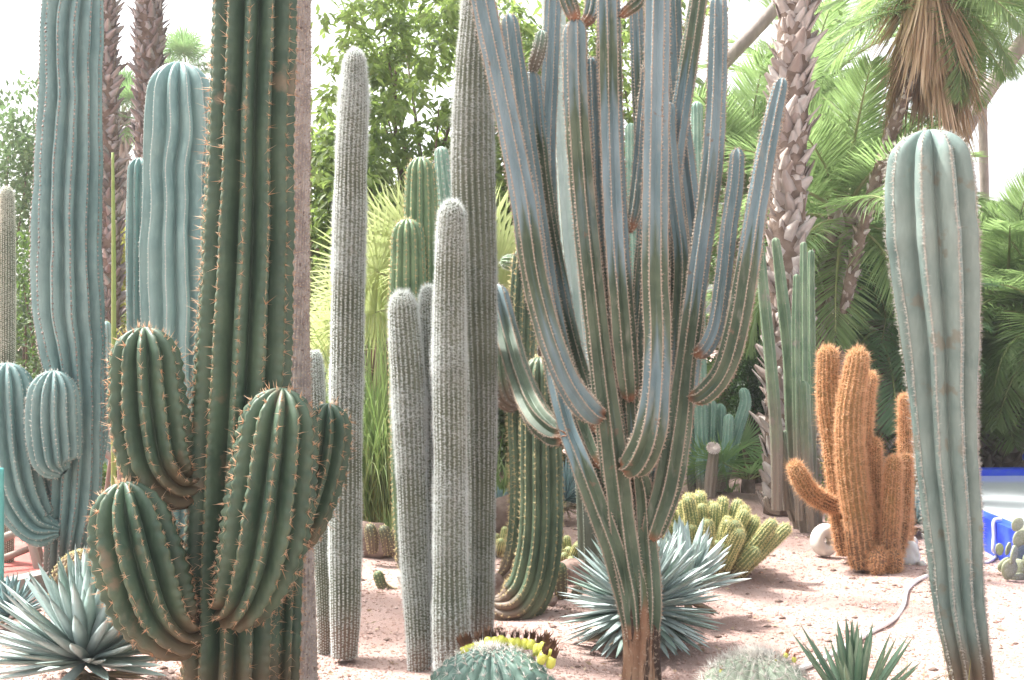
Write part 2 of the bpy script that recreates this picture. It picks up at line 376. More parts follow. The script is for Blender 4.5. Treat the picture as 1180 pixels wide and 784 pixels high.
def spines(mb, pos, nrm, tan, n, L, w, a0=20, a1=80, hair=False, mat=0, up=0., lens=None, lj=(.55, 1.1)):
    if len(pos) == 0: return
    p = np.repeat(pos, n, 0); nn = np.repeat(nrm, n, 0); t = np.repeat(tan, n, 0); sd = np.cross(nn, t); m = len(p)
    al = np.radians(rng.uniform(a0, a1, m)); ph = rng.uniform(0, 2 * math.pi, m)
    d = unit(nn * np.cos(al)[:, None] + (t * np.cos(ph)[:, None] + sd * np.sin(ph)[:, None]) * np.sin(al)[:, None] + t * up)
    ln = L * rng.uniform(lj[0], lj[1], m)
    if lens is not None: ln = ln * np.repeat(lens, n)
    p = p + rng.normal(0, w * 1.0, (m, 3))
    tip = p + d * ln[:, None]
    e1 = unit(np.cross(d, rng.normal(size=(m, 3)))); e2 = np.cross(d, e1); rn = np.repeat(rng.uniform(0, 1, m), 3 if hair else 4)
    if hair:
        V = np.stack([p - e1 * w, p + e1 * w, tip], 1); f = np.arange(m * 3).reshape(-1, 3)
        mb.add(V, f, mat, 0, 0, rn)
    else:
        V = np.stack([p + e1 * w, p + (-.5 * e1 + .866 * e2) * w, p + (-.5 * e1 - .866 * e2) * w, tip], 1)
        b = np.arange(m)[:, None] * 4
        f = np.concatenate([b + np.array([[0, 1, 3]]), b + np.array([[1, 2, 3]]), b + np.array([[2, 0, 3]])])
        mb.add(V, f, mat, 0, 0, rn)

OCT_V = np.array([(1, 0, 0), (-1, 0, 0), (0, 1, 0), (0, -1, 0), (0, 0, 1), (0, 0, -1)], float)
OCT_F = np.array([(0, 2, 4), (2, 1, 4), (1, 3, 4), (3, 0, 4), (2, 0, 5), (1, 2, 5), (3, 1, 5), (0, 3, 5)])
def blobs(mb, pos, size, mat=0, rnd=None):
    m = len(pos); sz = size * rng.uniform(.7, 1.3, (m, 1, 3)) if np.isscalar(size) else size[:, None, :]
    V = pos[:, None] + OCT_V[None] * sz
    f = (np.arange(m)[:, None, None] * 6 + OCT_F[None]).reshape(-1, 3)
    mb.add(V.reshape(-1, 3), f, mat, 0, 0, np.repeat(rng.uniform(0, 1, m) if rnd is None else rnd, 6))

def pts(lst, Y, Y1=None):
    """pixel control points (px, py, half width) at depth Y, drifting to Y1"""
    n = len(lst); out = []
    for i, it in enumerate(lst):
        y = it[3] if len(it) > 3 else (Y if Y1 is None else Y + (Y1 - Y) * i / (n - 1))
        p = P(it[0], it[1], y); out.append((*p, it[2] * y / F))
    return out

def tube(mb, ctrl, k=8, ds=.03, tip=0, mat=0, rnd=0., wob=0., seed=0, cap=True):
    sw = Sweep(ctrl, ds, tip, None, wob, .15, seed)
    a = np.arange(k) / k * 2 * math.pi; n = len(sw.s)
    V = sw.c[:, None] + sw.r[:, None, None] * (np.cos(a)[None, :, None] * sw.N[:, None] + np.sin(a)[None, :, None] * sw.B[:, None])
    V = V.reshape(-1, 3); i = np.arange(n - 1)[:, None] * k; j = np.arange(k)[None]; j2 = (j + 1) % k
    q = np.stack([i + j, i + j2, i + k + j2, i + k + j], -1).reshape(-1, 4)
    f = [q]
    if cap:
        V = np.vstack([V, sw.c[:1], sw.c[-1:]]); jj = np.arange(k)
        f += [np.stack([np.full(k, n * k), (jj + 1) % k, jj], 1), np.stack([np.full(k, n * k + 1), (n - 1) * k + jj, (n - 1) * k + (jj + 1) % k], 1)]
    mb.add(V, f, mat, 0, np.concatenate([np.repeat(sw.s, k), [0, sw.L]]) if cap else np.repeat(sw.s, k), rnd)
    return sw

def blades(mb, base, d, up, L, Wd, droop=0., segs=5, prof=None, fold=.25, thick=0., mat=0, rnd=None, curl=0.):
    """strap leaves in one batch; prof(t) = half-width factor"""
    N = len(base); t = np.linspace(0, 1, segs + 1)
    L = np.broadcast_to(np.asarray(L, float), (N,)); Wd = np.broadcast_to(np.asarray(Wd, float), (N,)); dr = np.broadcast_to(np.asarray(droop, float), (N,))
    d = unit(d); side = unit(np.cross(d, up)); un = np.cross(side, d)
    pw = (1 - t) ** .8 if prof is None else prof(t)
    ctr = base[:, None] + d[:, None] * (L[:, None] * t[None])[..., None]
    ctr[..., 2] -= (dr * L)[:, None] * (t ** 2)[None]
    ctr += un[:, None] * (curl * L[:, None] * (t ** 2)[None])[..., None]
    w = (Wd[:, None] * pw[None])[..., None]
    lf = ctr - side[:, None] * w + un[:, None] * w * fold; rt = ctr + side[:, None] * w + un[:, None] * w * fold
    cols = [lf, ctr, rt]
    if thick: cols.append(ctr - un[:, None] * (w * thick + .0005))
    c = len(cols); V = np.stack(cols, 2)  # N, segs+1, c, 3
    b = (np.arange(N)[:, None] * ((segs + 1) * c) + np.arange(segs)[None] * c)[..., None]
    pr = [(0, 1), (1, 2)] + ([(2, 3), (3, 0)] if thick else [])
    q = np.concatenate([(b + np.array([[[p, r, c + r, c + p]]]).reshape(1, 1, 4)).reshape(-1, 4) for p, r in pr])
    rn = rng.uniform(0, 1, N) if rnd is None else np.broadcast_to(rnd, (N,))
    mb.add(V.reshape(-1, 3), q, mat, np.tile(t[None, :, None], (N, 1, c)).ravel(), 0, np.repeat(rn, (segs + 1) * c))

def leaves(mb, pos, d, L, Wd, mat=0, fold=.3, rnd=None):
    N = len(pos); d = unit(d); up = rng.normal(size=(N, 3)) * .5 + np.array([0, 0, 1.]); sd = unit(np.cross(d, up)); un = np.cross(sd, d)
    L = np.broadcast_to(np.asarray(L, float), (N,))[:, None]; Wd = np.broadcast_to(np.asarray(Wd, float), (N,))[:, None]
    mid = pos + d * L * .45
    V = np.stack([pos, mid - sd * Wd + un * Wd * fold, pos + d * L - un * L * .08, mid + sd * Wd + un * Wd * fold], 1)
    b = np.arange(N)[:, None] * 4
    f = np.concatenate([b + np.array([[0, 1, 2]]), b + np.array([[0, 2, 3]])])
    mb.add(V, f, mat, 0, 0, np.repeat(rng.uniform(0, 1, N) if rnd is None else rnd, 4))

def stem(root, ctrl, nr, skinm, spm, name='stem', depth=.3, prof='round', k=8, ds=.015, tip=1.2, pinch=None, wob=.03, wobl=.25,
         cren=0., step=.03, phase=0., twist=0., wave=0., sp=None, wool=None, seed=None, rnd=None, sname='spines'):
    """one ribbed stem (part) with its spines (sub-part). sp: list of dicts for spines()"""
    seed = int(rng.integers(1 << 20)) if seed is None else seed
    sw = Sweep(ctrl, ds, tip, pinch, wob, wobl, seed)
    mb = MB(); ribbed(mb, sw, nr, depth, prof, k, cren, step, phase, twist, 0, rng.uniform() if rnd is None else rnd, wave, seed)
    o = mb.build(name, skinm, root)
    if sp:
        ms = MB()
        for d in sp:
            d = dict(d); stp = d.pop('step', step); s0 = d.pop('s0', .0); s1 = d.pop('s1', None); off = d.pop('off', 1.); lf = d.pop('lf', None)
            pos, nn, T, Q = areoles(sw, stp, s0, s1, off=off)
            spines(ms, pos, nn, T, lens=(lf(Q, sw.L) if lf else rng.uniform(.45, 1.2, len(pos)) * (rng.uniform(size=len(pos)) > .07)), **d)
            if wool and d is not None and 'woolmat' not in d: pass
        if wool:
            pos, nn, T, Q = areoles(sw, step); blobs(ms, pos, wool[0], wool[1])
        ms.build(sname, spm, o)
    return o, sw

def ground_loc(ctrl):
    return (ctrl[0][0], ctrl[0][1], 0.)

def rock(name, label, px, py, w, h, mat, d=None, seed=0, cat='rock', group=None, hole=False):
    g = G(px, py); s = g[1] / F; rx, rz = w * s / 2, h * s; ry = d or rx * .8
    bm = bmesh.new(); bmesh.ops.create_icosphere(bm, subdivisions=4, radius=1)
    for v in bm.verts:
        n = mnoise.noise(v.co * 1.3 + Vector((seed * 3.1, 0, 0))) * .22 + mnoise.noise(v.co * 3.2 + Vector((0, seed * 1.7, 0))) * .09 + mnoise.noise(v.co * 8 + Vector((0, seed * 1.7, 0))) * .03
        v.co *= 1 + n
        v.co.x *= rx; v.co.y *= ry; v.co.z = v.co.z * rz * .62 + rz * .38
    me = bpy.data.meshes.new(name); bm.to_mesh(me); bm.free(); me.materials.append(mat)
    for p in me.polygons: p.use_smooth = True
    o = bpy.data.objects.new(name, me); COL.objects.link(o); o.location = (g[0], g[1], float(gz(g[0], g[1])))
    return tag(o, label, cat, group)

# ------------------------------------------------------------------ the setting
def build_ground():
    def axis(lo, hi, fine, far):
        a = np.arange(lo, hi, fine); ext = np.array([2, 5, 12, 30, 80, 200, far]);
        return np.concatenate([lo - ext[::-1], a, hi + ext])
    xs = axis(-6., 7., .06, 600); ys = axis(1., 13., .06, 600)
    X, Yg = np.meshgrid(xs, ys, indexing='ij'); inside = (X > -7) & (X < 8) & (Yg > 0) & (Yg < 15)
    Z = np.where(inside, gz(X, Yg), 0)
    V = np.stack([X, Yg, Z], -1).reshape(-1, 3); nx, ny = len(xs), len(ys)
    i = np.arange(nx - 1)[:, None] * ny; j = np.arange(ny - 1)[None]
    q = np.stack([i + j, i + ny + j, i + ny + j + 1, i + j + 1], -1).reshape(-1, 4)
    mb = MB(); mb.add(V, q); tag(mb.build('ground', M['ground']), kind='structure')
    n = 60000; Y = 3.9 + 7.5 * rng.uniform(0, 1, n) ** 1.5; x = Y * rng.uniform(-.50, .50, n)
    sz = rng.uniform(.0025, .007, n) * (1 + .0 * Y); sz = np.where(rng.uniform(size=n) < .03, sz * 2.2, sz)
    pos = np.stack([x, Y, gz(x, Y) + sz * .3], 1); m2 = MB()
    blobs(m2, pos, np.stack([sz * rng.uniform(.8, 1.5, n), sz * rng.uniform(.8, 1.5, n), sz * .8], 1))
    tag(m2.build('gravel', M['pebble'], smooth=False), kind='stuff', label='loose pink gravel scattered over the ground', cat='gravel')
build_ground()
def litter():
    n = 1100; Y = 4.2 + 6.5 * rng.uniform(0, 1, n) ** 1.3; x = Y * rng.uniform(-.48, .48, n); mb = MB()
    d = np.stack([rng.normal(size=n), rng.normal(size=n), rng.uniform(0, .25, n)], 1); leaves(mb, np.stack([x, Y, gz(x, Y) + .006], 1), d, rng.uniform(.015, .05, n), rng.uniform(.004, .011, n))
    tag(mb.build('leaf_litter', M['dry']), 'dry leaf scraps scattered over the gravel', 'litter', kind='stuff')
    n = 600; Y = 4.2 + 7 * rng.uniform(0, 1, n); x = Y * rng.uniform(-.48, .48, n); sz = rng.uniform(.008, .022, n); m2 = MB()
    blobs(m2, np.stack([x, Y, gz(x, Y) + sz * .2], 1), np.stack([sz * 1.3, sz, sz * .7], 1)); tag(m2.build('pebbles', M['rock']), 'small brown stones scattered over the gravel', 'pebbles', kind='stuff')
litter()

def slab(mb, poly, z0, z1, mat=0):
    n = len(poly); V = [(x, y, z0) for x, y in poly] + [(x, y, z1) for x, y in poly]
    q = [(i, (i + 1) % n, n + (i + 1) % n, n + i) for i in range(n)]
    mb.add(V, [np.array(q)], mat)
    c = len(V); V2 = [(x, y, z1) for x, y in poly] + [(np.mean([p[0] for p in poly]), np.mean([p[1] for p in poly]), z1)]
    mb.add(V2, np.array([(i, (i + 1) % n, n) for i in range(n)]), mat)

# red path at far left, with its kerb
mb = MB(); slab(mb, [(-3.05, 6.7), (-2.72, 7.35), (-3.6, 9.6), (-9, 9.6), (-9, 6.7)], .0, .045); tag(mb.build('path', M['red'], smooth=False), kind='structure')
mb = MB()
for a, b in (((-2.98, 6.55), (-2.62, 7.33)), ((-2.62, 7.33), (-3.5, 9.65))):
    a = np.array(a); b = np.array(b); t = (b - a) / np.linalg.norm(b - a); nn = np.array([t[1], -t[0]]) * .06
    slab(mb, [tuple(a - nn), tuple(b - nn), tuple(b + nn), tuple(a + nn)], -.02, .095)
tag(mb.build('kerb', M['kerb'], smooth=False), kind='structure')

# blue pool basin on the right
def basin():
    outer = np.array([(3.2, 5.0), (3.35, 8.55), (4.36, 11.05), (9.5, 11.3), (9.5, 5.0)])
    root = thing('pool_basin', 'cobalt blue basin wall full of bright water at the right edge', 'basin', (*outer.mean(0), 0))
    c = outer.mean(0); inner = c + (outer - c) * np.array([.955, .94])
    n = 5; z = .25; V = []
    for poly, zz in ((outer, -.05), (outer, z), (inner, z), (inner, .02)): V += [(x, y, zz) for x, y in poly]
    q = [(k * n + i, k * n + (i + 1) % n, (k + 1) * n + (i + 1) % n, (k + 1) * n + i) for k in range(3) for i in range(n)]
    mb = MB(); mb.add(V, np.array(q)); mb.build('basin_wall', M['blue'], root, smooth=False)
    mw = MB(); mw.add([(x, y, z - .06) for x, y in c + (inner - c) * .999], [np.array([(0, 3, 4)]), np.array([(0, 1, 2, 3)])]); mw.build('water', M['water'], root, smooth=False)
    mb = MB(); a = P(1005, 531, 13.6); b = P(1420, 531, 13.9)
    slab(mb, [(a[0], a[1]), (b[0], b[1]), (b[0], b[1] + .25), (a[0], a[1] + .25)], -.02, .32)
    tag(mb.build('garden_wall', M['blue_dark'], smooth=False), 'low deep blue wall half hidden under the palms beyond the basin', 'wall')
basin()

def haze():  # added volume, stands in for lens flare and veil
    mb = MB(); x0, x1, y0, y1, z0, z1 = -16., 16., -2., 34., -1., 9.5
    slab(mb, [(x0, y0), (x1, y0), (x1, y1), (x0, y1)], z0, z1); mb.add([(x0, y0, z0), (x1, y0, z0), (x1, y1, z0), (x0, y1, z0)], np.array([(0, 3, 2, 1)]))
    m = bpy.data.materials.new('haze'); m.use_nodes = True; t = m.node_tree; t.nodes.remove(t.nodes['Principled BSDF'])
    v = t.nodes.new('ShaderNodeVolumePrincipled'); v.inputs['Color'].default_value = (.97, .98, 1, 1); v.inputs['Density'].default_value = HAZE; v.inputs['Anisotropy'].default_value = .3
    t.links.new(v.outputs[0], t.nodes['Material Output'].inputs['Volume'])
    o = mb.build('haze', m, None, (0, 0, 0), smooth=False); tag(o, 'thin haze volume added to imitate a pale lens veil', 'haze', kind='stuff')
HAZE = .0018
haze()

# ------------------------------------------------------------------ cacti
def main_cactus():
    c = pts([(262, 840, 58), (265, 760, 56), (268, 640, 55), (275, 520, 56), (281, 400, 55), (286, 280, 52), (289, 160, 49), (293, 40, 48), (295, -120, 46), (296, -230, 43)], 4.45)
    r = thing('spiny_cactus', 'dark green ribbed cactus with orange spines and swollen barrel arms, foreground left', 'cactus', (c[0][0], c[0][1], 0))
    sp = [dict(n=7, L=.026, w=.0012, a0=30, a1=85, lj=(.4, 1.2)), dict(n=2, L=.042, w=.0016, a0=5, a1=60)]
    kw = dict(depth=.50, prof='lobe', k=12, ds=.009, cren=.036, step=.05, sp=sp, wool=(.0022, 0), wob=.02, wobl=.3)
    kc = dict(kw); kc.update(cren=.02, step=.042, sp=[dict(n=6, L=.022, w=.0011, a0=30, a1=85, lj=(.4, 1.2)), dict(n=2, L=.055, w=.0015, a0=0, a1=55, lj=(.4, 1.1))])
    stem(r, c, 12, M['main'], M['main_spine'], phase=.12, wave=.015, **kc)
    arms = [[(236, 548, 22, 4.42), (205, 556, 34, 4.36), (182, 530, 44, 4.32), (172, 480, 45, 4.30), (168, 425, 41, 4.30), (166, 377, 38, 4.30)],
            [(232, 722, 22, 4.36), (205, 728, 36, 4.28), (180, 700, 48, 4.24), (162, 650, 53, 4.2), (150, 600, 48, 4.2), (143, 555, 44, 4.2)],
            [(256, 700, 22, 4.36), (280, 690, 36, 4.24), (300, 640, 49, 4.18), (312, 570, 51, 4.16), (320, 500, 47, 4.16), (326, 447, 40, 4.16)],
            [(318, 640, 16, 4.48), (345, 612, 24, 4.5), (362, 570, 28, 4.5), (374, 520, 29, 4.5), (379, 465, 27, 4.5)]]
    for i, a in enumerate(arms):
        stem(r, pts(a, 4.3), 12 if i < 3 else 10, M['main_arm'], M['main_spine'], 'arm', tip=1.15, pinch=(.45, 1.5), phase=.3 * i, twist=.0, **kw)
    low = pts([(318, 850, 24), (322, 760, 25), (326, 660, 24), (330, 600, 22)], 4.55)
    stem(r, low, 9, M['main'], M['main_spine'], 'stem', **kw)
main_cactus()

def left_grey():
    c = pts([(74, 680, 24), (76, 640, 25), (82, 590, 31), (86, 520, 31), (87, 450, 33), (80, 370, 37), (76, 280, 39), (79, 200, 37), (81, 100, 35), (84, 0, 33), (85, -120, 33), (86, -220, 31)], 6.9)
    r = thing('column_cactus', 'tall blue grey column cactus with two rounded arms low on its left', 'cactus', (c[0][0], c[0][1], 0))
    kw = dict(depth=.40, prof='lobe', k=10, ds=.014, step=.028, wob=.045, wobl=.34, wave=.06)
    sp = [dict(n=6, L=.016, w=.0011, a0=15, a1=85)]
    stem(r, c, 13, M['grey'], M['dark_spine'], sp=sp, wool=(.0075, 0), **kw)
    kw['wob'] = .015; kw['wave'] = .02; kw['prof'] = 'lobe'
    spw = [dict(n=8, L=.020, w=.0011, a0=15, a1=85)]
    stem(r, pts([(70, 612, 14), (45, 606, 24), (24, 570, 31), (14, 520, 33), (9, 470, 32), (8, 418, 28)], 6.75), 13, M['grey_arm'], M['white_spine'], 'arm', pinch=(.5, 1.4), sp=spw, **kw)
    stem(r, pts([(74, 545, 16), (66, 535, 26), (62, 505, 30), (61, 470, 30), (62, 427, 27)], 6.62), 14, M['grey_arm'], M['white_spine'], 'arm', pinch=(.5, 1.2), sp=spw, **kw)
    stem(r, pts([(98, 560, 12), (108, 510, 15), (108, 450, 15), (108, 405, 13)], 7.0), 10, M['grey_arm'], M['white_spine'], 'arm', pinch=(.5, 1.2), sp=spw, **kw)
left_grey()

def second_grey():
    c = pts([(210, 668, 30), (208, 560, 34), (206, 450, 38), (203, 330, 40), (204, 220, 39), (207, 140, 39), (208, 72, 36)], 7.1)
    r = thing('column_cactus', 'pale blue grey column cactus with a domed top just left of the spiny green one', 'cactus', (c[0][0], c[0][1], 0))
    kw = dict(depth=.40, prof='lobe', k=10, ds=.016, step=.03, wob=.035, wobl=.36, wave=.045, sp=[dict(n=6, L=.012, w=.0012, a0=15, a1=85)])
    stem(r, c, 12, M['grey_pale'], M['white_spine'], **kw)
    stem(r, pts([(190, 640, 12), (170, 560, 13), (162, 450, 14), (160, 330, 14), (160, 240, 14), (161, 182, 13)], 7.3), 9, M['grey_pale'], M['dark_spine'], pinch=(.6, 1.4), **kw)
    c = pts([(122, 590, 8), (122, 500, 8), (122, 430, 8), (121, 370, 8)], 10.2)
    r = thing('column_cactus', 'small pale grey column cactus showing its tip behind the tall grey one', 'cactus', (c[0][0], c[0][1], 0))
    stem(r, c, 10, M['grey_pale'], M['white_spine'], depth=.2, prof='cos', k=6, ds=.03, step=.04, sp=[dict(n=4, L=.012, w=.0012)])
second_grey()

def right_grey():
    c = pts([(1123, 800, 23), (1118, 770, 25), (1105, 690, 29), (1098, 600, 33), (1092, 530, 35), (1087, 440, 40), (1083, 370, 46), (1075, 270, 50), (1072, 210, 50), (1071, 150, 44)], 4.75)
    r = thing('column_cactus', 'thick pale grey green column cactus standing alone at the right, narrow at its foot', 'cactus', (c[0][0], c[0][1], 0))
    stem(r, c, 9, M['right'], M['white_spine'], depth=.42, prof='lobe', k=12, ds=.010, step=.014, wob=.03, wobl=.22, wave=.045, phase=.15, tip=.85,
         sp=[dict(n=10, L=.020, w=.0010, a0=10, a1=85), dict(n=2, L=.024, w=.0009, a0=5, a1=60, step=.02)], wool=(.0022, 0))
right_grey()

def fuzzy(c, label, mats=('fuzz_skin', 'fuzz'), nr=21, L=.028, n=24, step=.013, bare=.5, group=None, tip=1.7, up=.35, w=.0008, arms=()):
    r = thing('woolly_column_cactus', label, 'cactus', (c[0][0], c[0][1], 0), group)
    ph_ = rng.uniform(0, 20); lf = lambda Q, LL: np.clip((bare + (1 - bare) * np.clip(Q / LL, 0, 1) ** 1.2), .2, 1) * (.82 + .22 * np.sin(Q * 9 + ph_) + .12 * np.sin(Q * 23 + ph_))
    for a in [c] + list(arms):
        a = [(x, y, z, rr - .013) for x, y, z, rr in a]
        stem(r, a, nr, M[mats[0]], M[mats[1]], depth=.2, prof='round', k=6, ds=.016, step=step, wob=.025, wobl=.4, tip=tip, wave=.02, sname='bristles',
             sp=[dict(n=n, L=L, w=w, a0=25, a1=88, hair=True, lf=lf, up=-up, lj=(.3, 1.25))])
    return r
GF = 'white woolly column cacti in the middle'
fuzzy(pts([(484, 790, 16), (483, 740, 17), (478, 640, 19), (474, 540, 20), (471, 450, 22), (467, 390, 21), (463, 336, 18)], 5.14), 'leftmost of the woolly columns beside the thickest tall one, short with a rounded top', group=GF, bare=.75)
fuzzy(pts([(505, 765, 16), (502, 650, 16), (498, 520, 15), (496, 420, 15), (494, 370, 14), (493, 330, 12)], 5.25), 'slim woolly column mostly hidden between its two taller white neighbours', group=GF, bare=.8)
fuzzy(pts([(521, 780, 22), (520, 720, 24), (519, 640, 22), (519, 550, 21), (518, 460, 22), (518, 380, 21), (519, 300, 20), (521, 231, 17)], 5.0), 'whitest woolly column with a pointed dome, directly in front of the tall grey one', group=GF, bare=.85, n=20)
fuzzy(pts([(551, 752, 20), (552, 680, 20), (553, 560, 21), (552, 440, 23), (549, 330, 26), (546, 240, 28), (545, 170, 27), (546, 80, 23), (550, 0, 20), (553, -100, 18)], 5.42), 'tallest grey woolly column reaching out of the top of the picture', ('fuzz_skin', 'fuzz_old'), nr=22, group=GF, bare=.75, L=.026, n=18)
fuzzy(pts([(397, 757, 17), (398, 700, 20), (398, 600, 21), (399, 480, 21), (401, 360, 21), (403, 260, 21), (405, 180, 20), (408, 110, 18), (409, 57, 14)], 5.36), 'tall pale woolly column standing alone between the spiny cactus and the middle group', nr=22, group=GF, bare=.6)
fuzzy(pts([(374, 755, 10), (372, 680, 11), (368, 580, 13), (364, 480, 14), (362, 403, 11)], 5.5), 'short woolly column behind the lone tall one, partly hidden by the spiny arm', ('fuzz_skin', 'fuzz'), nr=18, group=GF, bare=.35, L=.022)
fuzzy(pts([(8, 655, 10), (8, 520, 10), (8, 400, 11), (8, 300, 11), (8, 216, 9)], 7.4), 'cream woolly column at the far left edge behind the grey arms', ('fuzz_skin', 'cream'), nr=20, bare=.4, L=.02, group=GF)

def spiny_trunk():
    c = pts([(344, 800, 23), (344, 740, 21), (346, 640, 16), (346, 520, 14), (345, 400, 12), (346, 250, 11), (347, 100, 11), (348, -80, 10)], 4.9)
    r = thing('thorny_tree', 'pinkish grey thorny trunk rising close behind the dark green cactus', 'tree', (c[0][0], c[0][1], 0))
    stem(r, c, 20, M['trunk_grey'], M['tan_spine'], 'trunk', depth=.09, prof='cos', k=6, ds=.02, tip=0, step=.022, wob=.03, wobl=.2, twist=1.2, wave=.12, sname='thorns',
         sp=[dict(n=4, L=.017, w=.0013, a0=0, a1=60)], wool=(.0035, 0))
    mb = MB(); p0 = np.array(c[-1][:3]); n = 120
    d = rng.normal(size=(n, 3)); d[:, 2] = abs(d[:, 2]) + .2
    blades(mb, p0 + rng.normal(0, .03, (n, 3)), d, np.tile([[0, 0, 1.]], (n, 1)), rng.uniform(.2, .35, n), .018, .2, 4, lambda t: np.sin(np.clip(t * .93 + .07, 0, 1) * math.pi) ** .7)
    mb.build('leaf_tuft', M['bush'], r)
spiny_trunk()

